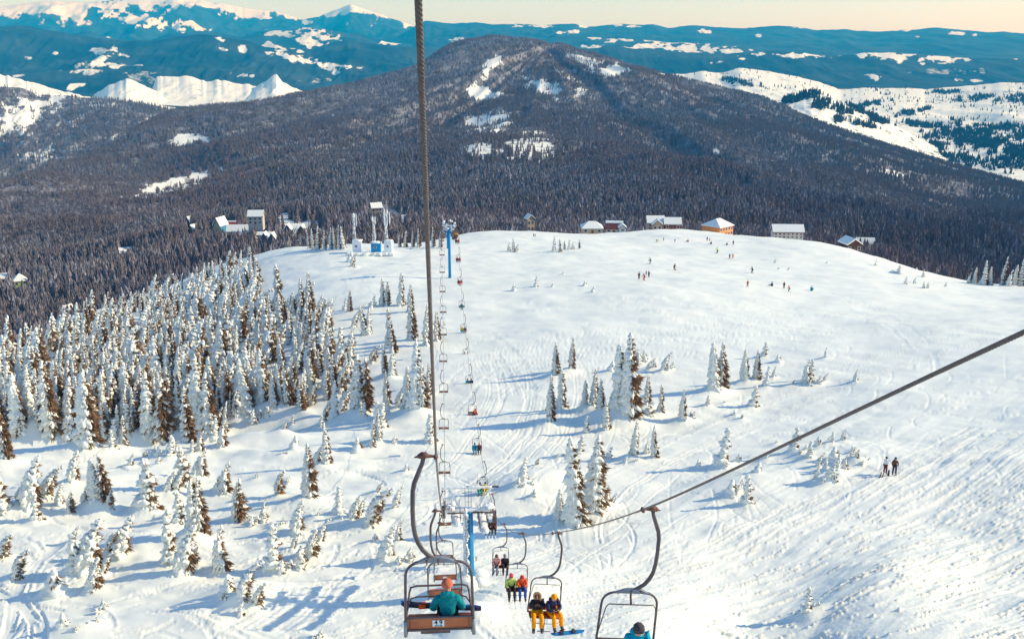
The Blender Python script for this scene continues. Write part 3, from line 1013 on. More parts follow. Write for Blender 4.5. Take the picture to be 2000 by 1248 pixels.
ridge('far_mountain_range', [(-420, 90), (0, 53), (35, 49), (70, 60), (130, 68), (170, 62), (230, 76), (290, 81), (330, 66), (400, 62), (470, 74), (520, 62), (590, 55), (640, 60), (700, 68), (760, 84), (830, 92), (900, 70), (1000, 84), (1090, 72), (1200, 74), (1300, 82), (1400, 86), (1560, 94), (2420, 96)],
      11500, [(-420, 150, 8500), (400, 125, 8800), (900, 120, 9000), (1400, 124, 9000), (2420, 130, 9000)],
      [(213, 62, 5, 8, 30, 1), (560, 68, 40, 10, 8, 0.85), (620, 66, 40, 10, 25, 0.9), (600, 82, 30, 6, 10, 1), (535, 92, 28, 5, 12, 1), (830, 80, 72, 5, -4, 1),
       (1165, 74, 14, 3, 0, 1), (1195, 78, 14, 4, 0, 1), (1225, 80, 14, 3, 0, 1), (1320, 81, 46, 4, 3, 1), (1170, 95, 20, 4, 5, 1), (1250, 92, 50, 5, -3, 1), (1340, 96, 60, 7, 3, 1), (1420, 100, 34, 5, 4, 1), (1455, 106, 20, 3, 0, 1), (1340, 109, 14, 3, 0, 1)], seed=23)
ridge('mid_mountain_ridge', [(-420, 90), (0, 56), (30, 50), (60, 52), (110, 62), (170, 72), (250, 81), (300, 80), (360, 70), (400, 66), (440, 74), (480, 80), (520, 92), (560, 94), (610, 96), (640, 88), (680, 78), (720, 84), (780, 92), (830, 95), (900, 110), (1100, 150), (2420, 220)],
      8600, [(-420, 185, 6600), (300, 190, 6800), (800, 170, 7200), (2420, 230, 7200)],
      [(200, 100, 18, 8, -10, 0.75), (200, 118, 12, 7, 0, 0.8), (215, 127, 26, 5, 6, 0.9), (165, 128, 16, 4, 0, 0.6), (430, 77, 12, 4, 20, 1), (433, 95, 8, 4, 35, 1), (474, 100, 7, 8, 0, 1), (240, 109, 9, 3, 10, 0.8), (52, 113, 7, 2, 15, 0.7), (110, 105, 4, 2, 0, 0.8),
       (590, 119, 42, 7, 14, 1), (475, 146, 24, 5, -8, 0.9), (660, 130, 40, 4, 2, 0.8), (545, 87, 40, 5, 14, 1), (650, 144, 10, 4, 0, 1), (270, 128, 8, 2, 0, 0.7), (620, 158, 26, 6, -15, 0.5)], seed=33)
ridge('mid_mountain_ridge', [(-420, 175), (-60, 150), (40, 146), (110, 138), (170, 136), (230, 134), (290, 140), (345, 152), (420, 175), (520, 190), (700, 210), (2420, 240)],
      7000, [(-420, 215, 5600), (700, 230, 5800), (2420, 260, 5800)],
      [(140, 140, 24, 5, -8, 0.9), (178, 142, 16, 5, -12, 0.7), (40, 147, 14, 3, -18, 0.8), (150, 170, 12, 6, -30, 0.9), (72, 161, 6, 2, 0, 1), (280, 150, 24, 10, 0, 0.5), (325, 168, 6, 5, 0, 0.7)], seed=43)
ridge('mid_mountain_ridge', [(-420, 150), (900, 140), (1150, 96), (1200, 92), (1300, 100), (1420, 106), (1500, 100), (1560, 104), (1640, 110), (1700, 103), (1740, 104), (1860, 112), (2000, 116), (2420, 118)],
      8400, [(-420, 220, 6800), (1300, 165, 7200), (1700, 176, 7000), (2420, 180, 7000)],
      [(1530, 95, 26, 5, -4, 1), (1560, 108, 60, 4, 0, 1), (1735, 108, 48, 7, 3, 1), (1850, 112, 60, 7, -3, 1), (1915, 104, 16, 3, 0, 1), (1700, 150, 12, 4, 12, 1), (1900, 158, 22, 3, 2, 0.8), (1980, 112, 12, 5, 12, 1), (1860, 140, 60, 5, 0, 0.45), (1390, 123, 10, 3, 0, 0.9), (1450, 116, 6, 2, 0, 0.9)], seed=53)
# snowy lowland on the right, bright knolls on the left
ridge('snowy_lowland', [(-420, 300), (900, 220), (1200, 152), (1290, 147), (1340, 145), (1370, 139), (1410, 144), (1445, 134), (1500, 141), (1560, 152), (1600, 160), (1640, 176), (1700, 172), (1760, 172), (1830, 174), (1900, 166), (1950, 163), (2000, 162), (2420, 158)],
      5600, [(-420, 700, 2600), (1200, 330, 3000), (1500, 330, 2800), (2000, 400, 2500), (2420, 420, 2400)], None, m='lowland', base_open=0.86, seed=63, nt=150, amp=0.20, noisy=0.55, nu=900)
ridge('snowy_knoll', [(-420, 150), (-40, 143), (0, 145), (60, 164), (120, 180), (190, 194), (260, 215), (400, 300), (2420, 900)], 5000, [(-420, 230, 4100), (2420, 900, 4100)], None, m='lowland', base_open=0.85, seed=73, noisy=0.3, rough=2.5, nt=40, u1=420)
ridge('snowy_knoll', [(-420, 420), (150, 230), (185, 184), (215, 166), (245, 157), (265, 161), (300, 178), (345, 192), (420, 230), (2420, 900)], 5300, [(-420, 430, 4400), (180, 215, 4400), (600, 235, 4400), (2420, 900, 4400)], None, m='lowland', base_open=0.85, seed=83, noisy=0.3, rough=2.5, nt=40, u1=620)
ridge('snowy_knoll', [(-420, 400), (290, 190), (306, 146), (350, 147), (400, 154), (460, 165), (530, 178), (600, 186), (700, 210), (2420, 900)], 5700, [(-420, 420, 4700), (300, 205, 4700), (800, 230, 4700), (2420, 900, 4700)],
      None, m='lowland', base_open=0.82, seed=93, noisy=0.35, rough=2.5, nt=40, u1=820)
ridge('snowy_knoll', [(-420, 420), (440, 215), (500, 172), (520, 158), (532, 146), (540, 143), (552, 158), (575, 172), (620, 190), (700, 230), (2420, 900)], 5400, [(-420, 430, 4600), (500, 205, 4600), (800, 235, 4600), (2420, 900, 4600)],
      None, m='lowland', base_open=0.85, seed=103, noisy=0.3, rough=2, nt=40, u0=300, u1=820)
KNOLL_C = ridge('wooded_shoulder', [(-420, 150), (0, 172), (40, 172), (75, 186), (130, 188), (200, 192), (260, 200), (300, 206), (340, 218), (420, 260), (2420, 900)], 3300, [(-420, 420, 2200), (0, 380, 2250), (300, 320, 2400), (500, 330, 2500), (2420, 900, 2500)],
      [(50, 222, 52, 26, -30, 1), (20, 240, 30, 14, 0, 0.9), (90, 205, 30, 12, -25, 0.8), (190, 202, 40, 8, 4, 0.55), (60, 300, 40, 14, 0, 0.6), (90, 292, 14, 10, 30, 0.8), (160, 290, 12, 6, 0, 0.6), (140, 240, 40, 20, 0, 0.42), (240, 225, 12, 20, 0, 0.4), (292, 243, 8, 8, 20, 1), (230, 270, 20, 6, 0, 0.5)],
      m='hill', seed=113, nt=90, noisy=0.2, u1=620)
KNOLL_J = ridge('snowy_knoll', [(-420, 900), (1460, 260), (1530, 196), (1560, 186), (1585, 180), (1610, 186), (1650, 202), (1700, 226), (1760, 250), (1850, 300), (2420, 900)], 3300, [(-420, 900, 2600), (1500, 280, 2500), (1900, 380, 2500), (2420, 900, 2500)],
      None, m='lowland', base_open=0.72, seed=123, nt=60, noisy=0.45, u0=1400, u1=1950)

# haze: one closed box of pale bluish air round the camera and the land
HZ = dict(density=8.0e-5, color=(0.0, 0.46, 1.0))


def build_haze():
    x0, x1, y0, y1, z0, z1 = -16500, 16500, -400, 19800, -2300, 700
    vs = [(x, y, z) for z in (z0, z1) for x, y in ((x0, y0), (x1, y0), (x1, y1), (x0, y1))]
    me = bpy.data.meshes.new('haze')
    me.from_pydata(vs, [], [(3, 2, 1, 0), (4, 5, 6, 7), (0, 1, 5, 4), (1, 2, 6, 5), (2, 3, 7, 6), (3, 0, 4, 7)])
    m = bpy.data.materials.new('haze'); m.use_nodes = True
    nt = m.node_tree; nt.nodes.remove(nt.nodes['Principled BSDF'])
    v = nt.nodes.new('ShaderNodeVolumePrincipled')
    v.inputs['Color'].default_value = (*HZ['color'], 1)
    v.inputs['Absorption Color'].default_value = (1, 1, 1, 1)
    v.inputs['Density'].default_value = HZ['density']
    v.inputs['Anisotropy'].default_value = 0.0
    nt.links.new(v.outputs[0], nt.nodes['Material Output'].inputs['Volume'])
    me.materials.append(m)
    return tag(link('haze', me), kind='stuff')


build_haze()
# ---------------------------------------------------------------- the woods on the hill and beyond
def build_hill_wood():
    def pts_(n, r0, r1):
        a = np.radians(RNG.uniform(-33, 33, n)); r = np.sqrt(RNG.uniform(r0 ** 2, r1 ** 2, n))
        return r * np.sin(a), r * np.cos(a), r
    xs, ys, rs = [np.concatenate(q) for q in zip(pts_(56000, 380, 1150), pts_(175000, 1150, 3000))]
    z = hill_z(xs, ys)
    nz = NEAR(xs, ys)
    u, v, _ = proj(np.stack([xs, ys, z], -1))
    cl = in_ellipses(u, v, CLEAR)
    keep = (cl < RNG.uniform(0.25, 1.0, len(xs))) & ((rs > 640) | (z > nz - 0.5)) & (u > -150) & (u < 2150)
    # drop the trees on the hidden back of the hill
    cr = np.array([c for c in crest], float); cp3 = P(*cr.T); caz = np.arctan2(cp3[:, 0], cp3[:, 1]); crr = np.hypot(cp3[:, 0], cp3[:, 1])
    keep &= rs < np.interp(np.arctan2(xs, ys), caz, crr) + 120
    # the buildings stand in gaps
    for (bu, bv, bw) in VILLAGE_GAPS:
        keep &= ~((np.abs(u - bu) < bw) & (v > bv - 14) & (v < bv + 13))
    xs, ys, z, rs, u, v = [q[keep] for q in (xs, ys, z, rs, u, v)]
    h = 12.5 * RNG.uniform(0.55, 1.25, len(xs)) * np.interp(rs, [400, 900, 2000, 3000], [0.85, 1.0, 0.70, 0.60]) * (0.9 + 0.3 * fbm(xs / 90, ys / 90, 2, 5))
    dec = (fbm(xs / 260, ys / 260, 3, 91) + 0.18 * np.clip((500 - u) / 500, 0, 1)) > 0.17
    dec &= RNG.random(len(xs)) < 0.75
    p = np.stack([xs, ys, z - 0.3], -1)
    wood('frosted_conifer_wood', 'dense frosted conifer wood covering the big rounded hill behind the slope', 'forest', p[~dec], h[~dec], FAR)
    wood('bare_wood', 'leafless brown trees mixed through the frosted conifer wood on the hill', 'forest', p[dec], h[dec] * 0.9, BARE, widths=h[dec] * 1.1)


VILLAGE_GAPS = [(499, 436, 16), (425, 468, 17), (466, 471, 26), (247, 503, 14), (4, 562, 14), (42, 568, 16), (368, 446, 8), (375, 462, 8), (737, 418, 14), (522, 482, 24), (575, 464, 28), (492, 452, 12), (450, 452, 14), (1668, 492, 18), (1690, 490, 20)]
build_hill_wood()


def scatter_on(ob, n, prob, hm, name, label, protos):
    me = ob.data
    co = np.empty(len(me.vertices) * 3, np.float32); me.vertices.foreach_get('co', co); co = co.reshape(-1, 3).astype(float)
    u, v, _ = proj(co)
    p = prob(u, v) * ((u > -60) & (u < 2060) & (v < 700))
    w = p * _area_w(ob)
    idx = RNG.choice(len(co), n, p=w / w.sum())
    nq = len(co)
    q = co[idx] + 0
    # jitter inside the quad towards a random neighbour
    nu = ob['nu_'] if 'nu_' in ob else 1
    j2 = np.clip(idx + RNG.choice([1, -1], n), 0, nq - 1); j3 = np.clip(idx + RNG.choice([nu, -nu], n), 0, nq - 1)
    q = q + (co[j2] - co[idx]) * RNG.uniform(0, 1, (n, 1)) + (co[j3] - co[idx]) * RNG.uniform(0, 1, (n, 1))
    return wood(name, label, 'wood', q - [0, 0, 0.5], hm * RNG.uniform(0.5, 1.3, n), protos)


def _area_w(ob):
    return 1.0


def dens(ells, ns=0.5, sc_=12, seed=3):
    return lambda u, v: in_ellipses(u, v, ells, ns=ns, sc_=sc_, seed=seed) + 1e-9


for o_, n_ in ((KNOLL_C, 760), (KNOLL_J, 760)): o_['nu_'] = n_
scatter_on(KNOLL_C, 9000, lambda u, v: np.clip(1.0 - in_ellipses(u, v, [(50, 222, 52, 26, -30), (20, 240, 30, 14), (95, 203, 34, 12, -25), (90, 180, 90, 10, 10)]) * 0.97, 0.01, 1) * (0.4 + np.clip(fbm(u / 18, v / 8, 3, 7) * 2 + 0.5, 0, 1)) * (u < 380), 11,
           'shoulder_wood', 'patchy frosted wood on the bright shoulder hill at far left', FAR)
scatter_on(KNOLL_J, 900, dens([(1580, 187, 30, 5, 0), (1545, 196, 22, 7, 0), (1680, 216, 32, 6, 28), (1600, 206, 18, 8), (1640, 215, 20, 6, 20), (1640, 236, 12, 6), (1706, 230, 10, 7), (1730, 238, 14, 5), (1690, 246, 30, 3, 10)]), 17,
           'knoll_wood', 'dark scattered conifers crowning the small snowy knoll at right', FARD)
_low = [o for o in bpy.data.objects if o.name == 'snowy_lowland'][0]; _low['nu_'] = 900
scatter_on(_low, 8500, lambda u, v: 0.03 * np.clip(fbm(u / 30, v / 9, 3, 4) * 3 + 0.4, 0.02, 1) + dens([(1895, 268, 58, 18, 5), (1930, 280, 34, 12), (1800, 245, 24, 5, 10), (1990, 300, 30, 18), (1960, 250, 30, 6), (1915, 192, 34, 4, -6), (1990, 194, 30, 6), (1990, 262, 14, 10), (1880, 310, 40, 8, 10), (1975, 318, 30, 12), (1780, 220, 26, 4, -10), (1440, 160, 30, 4, 10), (1850, 180, 30, 3), (1700, 205, 30, 3, -10), (1840, 285, 26, 5), (1590, 300, 24, 3, 20)], ns=0.9)(u, v), 14,
           'valley_groves', 'dark conifer groves dotting the snowy lowland beyond the hill at right', FARD)
# ---------------------------------------------------------------- the snow-plastered trees of the slope
TALL = [make_spruce(8.0, 0.17, 101, cover=1.0), make_spruce(8.0, 0.155, 102, cover=1.15, lean=0.03), make_spruce(8.0, 0.18, 103, cover=0.85), make_spruce(8.0, 0.16, 104, cover=0.75, lean=-0.02),
        make_spruce(8.0, 0.145, 105, cover=1.05, bend=0.10), make_spruce(8.0, 0.20, 106, cover=1.0), make_spruce(8.0, 0.17, 107, cover=0.62), make_spruce(8.0, 0.16, 108, cover=0.9, lean=0.05)]
SHORT = [make_spruce(3.0, 0.22, 201, cover=1.15, lean=0.16, bend=0.22, ragged=3), make_spruce(3.0, 0.20, 202, cover=1.15, lean=0.06, ragged=3), make_spruce(3.0, 0.23, 203, cover=1.05, lean=0.12, bend=0.5, ragged=3),
         make_spruce(3.0, 0.21, 204, cover=1.35, lean=0.02, ragged=2), make_spruce(3.0, 0.23, 205, cover=0.85, bend=0.2, ragged=3), make_spruce(3.0, 0.19, 206, cover=1.15, lean=0.22, bend=0.5, ragged=3)]
BUSH = [make_bush(301), make_bush(302, 4), make_bush(303, 2, cover=0.95)]
MOUND = [make_mound(401), make_mound(402), make_mound(403)]
KINDS_ = {'t': (TALL, 8.0), 's': (SHORT, 3.0), 'b': (BUSH, 1.5), 'm': (MOUND, 1.0)}
USED = set()

# photograph readings: foot u, foot v, height (pixels), kind (t tall, s short, b bush, m buried), variant
T = """
1085 736 65 t|1115 726 65 t6|1074 830 93 t6|1096 803 82 t1|1141 803 60 t|1160 803 80 t|1173 820 77 t|1182 845 70 t3|1208 817 142 t1|1226 821 168 t0|1264 796 60 t6|1289 810 60 t1|1257 813 30 b|1194 726 20 m
1247 705 20 b|1264 726 24 s|1294 726 38 s|1307 722 16 b|1277 719 20 s4|1331 824 63 t0|1347 821 18 m|1393 771 99 t5|1408 768 94 t6|1381 794 22 s3|1409 912 76 s1|1421 912 25 b|1236 898 78 t2|1261 888 28 s4|1280 898 67 t4|1225 900 20 b|1247 902 14 b
1125 1040 185 t1|1155 1008 160 t2|1170 1000 65 t0|1184 992 45 s4|1194 990 26 s2|1089 1035 80 t5|1132 890 40 s1|1145 848 36 s3|1103 893 14 b|1182 897 25 b|1021 948 50 s0|1008 955 22 m|1046 912 22 s2|1042 972 20 m|1032 950 18 b|1110 1030 40 s3
1363 915 18 m|1441 903 18 m|1455 749 66 t0|1476 747 62 t2|1497 755 38 s1|1491 698 30 s1|1510 739 22 s0|1519 709 16 m|1574 749 45 s4|1582 742 38 s1|1593 750 16 b|1608 746 16 s2|1547 752 12 s5|1611 701 20 s5|1670 747 24 s0|1470 795 42 s1|1414 790 8 m|1433 813 12 m|1449 819 12 m|1346 822 20 b
1550 884 50 s1|1516 869 10 m|1497 899 12 m|1478 925 22 m|1459 988 62 s1|1427 970 34 m|1440 960 24 b|1580 896 34 s3|1596 874 22 m|1612 870 18 b|1625 870 26 s3|1644 864 26 s4|1648 922 34 s4|1636 925 42 s1|1595 915 30 s2|1616 944 46 s0|1593 944 36 s1|1622 944 24 b|1571 884 16 m|1660 903 32 s1|1672 903 28 s4|1683 906 14 b|1692 899 8 b|1628 900 28 m|1561 890 14 m|1670 880 14 b|1609 922 30 s3|1576 1200 55 s1|1597 1187 14 m
1082 491 28 t1|1093 492 24 t1|1102 488 18 t6|1111 488 20 t1|1118 487 14 s|1131 486 17 t6|1002 492 26 t|1010 492 6 b|1047 560 20 s1|1158 570 10 m|1142 558 10 m|1003 568 12 m|1079 560 8 m|1100 536 6 m|993 490 16 s|1008 491 14 s
1750 533 22 b|1802 541 14 s4|1711 519 12 s|1768 555 14 s|1785 555 12 s|1803 563 13 s4|1811 563 12 s|1846 560 9 s|1512 514 9 s|1521 526 5 m|1540 527 6 m|1615 514 5 m|1790 527 5 m|1917 556 14 m
1903 554 30 t5|1921 557 46 t3|1933 557 34 t5|1958 558 54 t6|1982 558 38 t5|1996 559 50 t3|1891 553 20 s4|1968 559 30 s4
542 605 85 t1|591 625 77 t3|605 617 82 t6|613 679 72 t0|626 664 46 s4|518 674 85 t1|551 658 80 t3|567 623 46 t6|683 608 41 t3|674 605 24 s|699 623 26 s|690 640 36 s|713 653 56 t3|746 597 51 t1|756 597 46 t6|782 597 62 t1|800 610 52 t6|726 600 20 b
759 674 70 t1|803 664 77 t6|769 687 60 t3|720 653 50 t1|833 674 77 t6|854 666 56 t6|726 710 38 s2|653 684 20 s|667 687 45 s3|685 676 36 s4|613 743 87 t3|579 725 56 t1|551 735 72 t5|646 751 67 t1|656 764 70 t3|700 815 120 t2|712 815 112 t6|754 738 64 t3|767 740 60 t1|810 815 141 t1|826 812 97 t6|795 810 90 t5|836 776 67 t3|779 802 56 s2
756 802 75 t0|746 838 50 s3|736 838 52 s1|756 815 30 s0|654 828 82 t1|664 810 60 s5|636 828 56 s2|626 840 30 s1|590 805 64 t3|567 805 95 t6|554 802 90 t0|536 807 72 t5|513 797 113 t1|482 812 108 t5|459 823 59 t4|444 797 87 t0|415 812 112 t5|841 865 55 s3|703 822 36 s1|713 822 36 s3|510 812 23 b|523 808 10 m|556 842 24 s2|572 832 22 s1
688 520 24 s2|604 487 34 t6|613 487 38 t6|622 487 42 t3|634 487 34 t6|646 487 40 t6|655 487 38 t6|664 487 44 t6|672 487 42 t6|780 483 26 t6|792 483 30 t3|806 483 28 t6|818 483 34 t6|846 483 36 t6|860 483 30 t3|684 512 20 m|694 522 14 b|843 640 12 m|868 636 10 s
12 905 115 t6|69 850 23 b|141 943 63 s0|55 998 106 s0|72 1019 60 s1|38 991 55 s2|89 974 68 s2|7 1002 86 s3|115 991 45 s0|202 998 110 t6|189 998 100 t5|168 998 50 s4|141 1005 48 s4|216 998 48 s4|221 882 41 s1|240 875 62 t1|258 862 70 t6|254 912 28 s0|295 895 24 b|309 895 24 m|309 909 17 m|334 895 45 s1|357 954 82 s1|376 889 31 s1|395 933 57 s4|381 933 40 s0|439 964 62 s4|427 962 34 m
285 998 103 s1|302 968 30 b|297 998 31 m|326 964 45 s0|343 964 45 s2|350 1026 69 s1|353 1125 100 s0|391 1060 127 t6|377 1060 120 t1|338 1105 93 s3|381 1105 45 s2|432 1118 93 s4|324 1016 24 m|165 1122 110 s0|148 1122 82 s3|230 1088 79 s0|216 1088 60 s2|202 1122 50 s5|182 1153 70 s0|7 1091 62 s5|34 1129 62 s5|142 1060 31 s5|106 1160 50 m|120 1158 18 m|93 1163 12 m|196 1192 17 b|124 1228 34 m|154 1228 20 b|185 1218 15 b
472 1015 82 s4|513 998 24 s5|503 1019 24 b|547 1029 20 b|530 1026 14 b|499 937 17 s5|544 971 58 s2|565 940 20 b|602 978 110 t0|614 913 41 s0|637 912 86 t3|575 878 27 m|698 882 27 m|726 878 58 t1|742 866 66 t6|770 868 17 m|793 923 17 m|558 888 10 b|578 1043 62 s0|537 1115 96 s1|568 1108 34 b|571 1074 34 s5|606 1088 62 s0|623 1060 44 s5|620 1012 17 s5|664 1005 55 s1|688 1019 51 s0|702 1012 38 s2|722 1026 86 s5|729 1026 48 s0|736 964 24 s5|772 998 44 s2
750 1098 69 s0|777 1060 45 s4|774 1098 14 b|733 1060 20 m|469 1180 84 s5|455 1180 35 b|503 1187 55 s2|445 1165 45 m|616 1250 22 b|667 1020 12 m|480 1186 30 b|790 1095 22 b
36 856 125 t5|103 862 160 t2|69 840 118 t0|85 850 90 t3|138 862 120 t5|170 875 150 t5|182 873 80 t6|210 835 105 t0|249 852 64 s1|262 852 56 t6|226 868 48 s1|295 862 136 t2|318 865 122 t5|331 810 95 t3|374 872 115 t3|390 882 40 s4|395 850 150 t0|410 856 125 t2|433 873 51 s4|467 820 54 s3|336 882 28 m|125 800 90 t3|20 820 100 t1|150 790 80 t1|280 800 85 t3|350 845 100 t1|300 880 16 b
"""
SIZE_WORD = {'t': 'tall', 's': 'short', 'b': 'low', 'm': 'tiny'}
LOOKT = ['snow-plastered', 'white-plastered', 'broad-skirted', 'patchily snowed', 'bent-topped', 'wide-skirted', 'brown-sided', 'leaning']
LOOKS = ['crooked', 'upright', 'hook-topped', 'all-white', 'brown-sided', 'strongly bent']
NOUN = {'t': 'spruce', 's': 'spruce', 'b': 'shrub', 'm': 'snow-buried sapling'}
ZONES = [  # name, u0, u1, v0, v1
    ('in the clump just right of the near lift tower', 1060, 1215, 985, 1060), ('beside the snow hollow right of the lift line', 990, 1120, 880, 984), ('above the tall pair right of the lift tower', 1120, 1210, 840, 900),
    ('in the small group below the mid-slope clump', 1215, 1300, 880, 910), ('at the left end of the mid-slope clump', 1060, 1130, 720, 840), ('in the middle of the mid-slope clump', 1130, 1240, 795, 846), ('on the right side of the mid-slope clump', 1241, 1360, 780, 830),
    ('on the upper edge of the mid-slope clump', 1185, 1320, 700, 730), ('in the dark pair right of mid-slope clump', 1370, 1420, 760, 800), ('in the open row right of the mid-slope clump', 1421, 1535, 690, 830), ('in the sparse upper group at far right', 1536, 1700, 690, 760),
    ('by the lone leaning tree above right cable', 1350, 1450, 895, 920), ('under the rising right cable', 1420, 1555, 860, 990), ('on top side of the thicket near two skiers', 1556, 1700, 860, 899), ('on lower side of the thicket near two skiers', 1556, 1700, 900, 960),
    ('alone on the lower right piste', 1560, 1610, 1180, 1210), ('in the small cluster on the far plateau', 980, 1140, 484, 495), ('on the open plateau below the far cluster', 1000, 1170, 500, 575), ('on the plateau edge at right', 1500, 1860, 500, 570), ('at the forest edge at far right', 1880, 2010, 545, 560),
    ('in brown row behind rim left of masts', 600, 680, 470, 490), ('in the row behind masts by ropes', 775, 870, 470, 490),
    ('beside the masts on the plateau', 670, 700, 505, 525), ('near the lift line on the upper slope', 840, 870, 630, 645), ('in the open strip above the left forest', 530, 610, 600, 630), ('at the head of the grove beside the lift line', 670, 805, 590, 625),
    ('in the upper grove beside the lift line', 650, 860, 626, 712), ('in the left part of the upper forest', 510, 649, 630, 770), ('in the middle grove beside the lift line', 650, 840, 713, 825), ('at the foot of the grove beside the lift line', 615, 860, 826, 885),
    ('in the gap between forest and lift line', 500, 614, 828, 890), ('around the tall spruce on open left snow', 480, 650, 891, 1000), ('in the loose group left of the nearest chair', 650, 795, 891, 1035), ('just left of the nearest chair arm', 720, 800, 1036, 1105),
    ('in the middle of the lower left snowfield', 500, 640, 1001, 1120), ('in the lowest clump left of the nearest chair', 440, 640, 1121, 1260), ('at the bottom left corner', 90, 240, 1140, 1240), ('in the crooked clump at lower left', 130, 240, 1050, 1139),
    ('at the left edge of the lower snowfield', -20, 90, 1020, 1139), ('in the left clump below the forest', -20, 125, 930, 1019), ('in the dark clump below the forest at left', 126, 225, 930, 1019), ('on the snow lip below the left forest', -20, 300, 838, 929),
    ('on the snow lip right of the left forest', 301, 470, 868, 930), ('in the row above the crooked spruce column', 280, 480, 931, 1000), ('in the crooked column of spruces at lower left', 320, 480, 1001, 1130)]


def ordinal(i): return ['first', 'second', 'third', 'fourth', 'fifth', 'sixth', 'seventh', 'eighth', 'ninth', 'tenth', 'eleventh', 'twelfth', 'thirteenth', 'fourteenth', 'fifteenth', 'sixteenth', 'seventeenth', 'eighteenth', 'nineteenth', 'twentieth'][min(i, 19)]


def plant_trees():
    rows = []
    for s in T.replace('\n', '|').split('|'):
        s = s.split()
        if len(s) != 4: continue
        k = s[3][0]; var = int(s[3][1:]) if len(s[3]) > 1 else None
        rows.append([float(s[0]), float(s[1]), float(s[2]), k, var])
    u, v = np.array([r[0] for r in rows]), np.array([r[1] for r in rows])
    pos, dep = ray_ground(u, v)
    zone_of = []
    for r in rows:
        z = [i for i, (n, a, b, c, d) in enumerate(ZONES) if a <= r[0] <= b and c <= r[1] <= d]
        zone_of.append(z[0] if z else -1)
    for i, r in enumerate(rows):
        base = KINDS_[r[3]][0]
        j = r[4] if r[4] is not None else int(RNG.integers(0, len(base)))
        j %= len(base)
        hm = r[2] * dep[i] / FPX / 0.93
        place(r[3], j, pos[i], hm, r[0])
        o = LAST[0]
        n_zone = [q for q in range(len(rows)) if zone_of[q] == zone_of[i] and rows[q][3] == r[3]]
        look = LOOKT[j] if r[3] == 't' else (LOOKS[j] if r[3] == 's' else ('snow-capped' if r[3] == 'b' else 'white'))
        if zone_of[i] < 0:
            FOREST.append((r[1], r[0], o, look)); tag(o, 'spruce', 'tree', 'snow-laden spruces of the dense left forest')
        else:
            n_zone.sort(key=lambda q: rows[q][0])
            k = n_zone.index(i)
            wd = {'t': 'tall spruce', 's': 'short spruce', 'b': 'low shrub', 'm': 'buried sapling'}[r[3]]
            if len(n_zone) == 1: lb = '%s %s %s' % (look, wd, ZONES[zone_of[i]][0])
            else:
                pre = 'leftmost ' + wd if k == 0 else ('rightmost ' + wd if k == len(n_zone) - 1 else '%s %s from left' % (ordinal(k), wd))
                lb = '%s, %s, %s' % (pre, look, ZONES[zone_of[i]][0])
            if len(lb.split()) > 16: print('LONG', lb)
            tag(o, lb, 'tree' if r[3] in 'ts' else 'shrub', 'snow-plastered trees on the open slope' if r[3] in 'ts' else 'snow-buried shrubs on the open slope')
        if r[1] > 690:
            SKIRTS.append((pos[i][0], pos[i][1], max(0.7, hm * 0.20), min(0.95, 0.22 + hm * 0.09)))
    return len(rows)


LAST = [None]
FOREST = []
NTREE = [0]


def place(k, j, p, hm, u=0):
    base, h0 = KINDS_[k]
    proto = base[j]
    if (k, j) in USED:
        o = copy_tree(proto)
    else:
        o = proto; USED.add((k, j))
    s = hm / h0
    wf = random.uniform(0.78, 1.0) if k == 't' else random.uniform(0.9, 1.15)
    o.scale = (s * wf, s * wf * random.uniform(0.9, 1.1), s)
    o.rotation_euler = (random.gauss(0, 0.04), random.gauss(0.015, 0.04), random.gauss(0, 0.45))
    o.location = (p[0], p[1], p[2] - 0.05 * hm * 0.3)
    LAST[0] = o
    NTREE[0] += 1
    return o


N_LISTED = plant_trees()


def forest_fill():
    """the dense wood left of the lift line: nearest ones single trees, the rest behind as one mass"""
    def edge(u):      # upper edge of the wood in the photograph (foot line)
        return np.interp(u, [-60, 0, 130, 270, 420, 470, 520, 560, 600], [760, 725, 640, 588, 532, 512, 500, 494, 490])
    n = 5200
    u = RNG.uniform(-50, 700, n); v = RNG.uniform(490, 868, n)
    lim = np.interp(u, [-60, 440, 470, 520, 600, 660, 700], [862, 862, 815, 800, 800, 780, 700])
    ok = (v > edge(u)) & (v < lim)
    # openings: the bare strip above, glades
    ok &= ~((u > 505) & (v < 600 + (u - 505) * 0.1))
    ok &= ~((u > 640) & (v < 690))
    dn = fbm(u / 60, v / 34, 3, 61) * 1.1 + np.interp(u, [0, 450, 560, 700], [0.85, 0.7, 0.42, 0.3]) * np.interp(v, [500, 600, 700, 860], [1.0, 0.9, 0.75, 0.55])
    ok &= RNG.random(n) < dn
    u, v = u[ok], v[ok]
    # spacing in the picture grows with nearness
    o = np.argsort(-v); u, v = u[o], v[o]
    keep = []
    for i in range(len(u)):
        s = np.interp(v[i], [500, 620, 760, 860], [6.2, 9.5, 16.5, 27])
        if all((u[i] - u[j]) ** 2 + ((v[i] - v[j]) * 1.5) ** 2 > s * s for j in keep[-160:]): keep.append(i)
    u, v = u[keep], v[keep]
    pos, dep = ray_ground(u, v)
    hm = RNG.uniform(3.6, 7.9, len(u)) * np.interp(u, [0, 450, 700], [1.05, 0.95, 0.8]) * (0.75 + 0.5 * RNG.random(len(u)) ** 2)
    n1 = min(len(u), 36)
    for i in range(n1):
        k = 't' if hm[i] > 4.5 else 's'
        o = place(k, int(RNG.integers(0, len(KINDS_[k][0]))), pos[i], hm[i])
        FOREST.append((v[i], u[i], o, 'snow-laden')); tag(o, 'spruce', 'tree', 'snow-laden spruces of the dense left forest')
    return pos[n1:], hm[n1:]


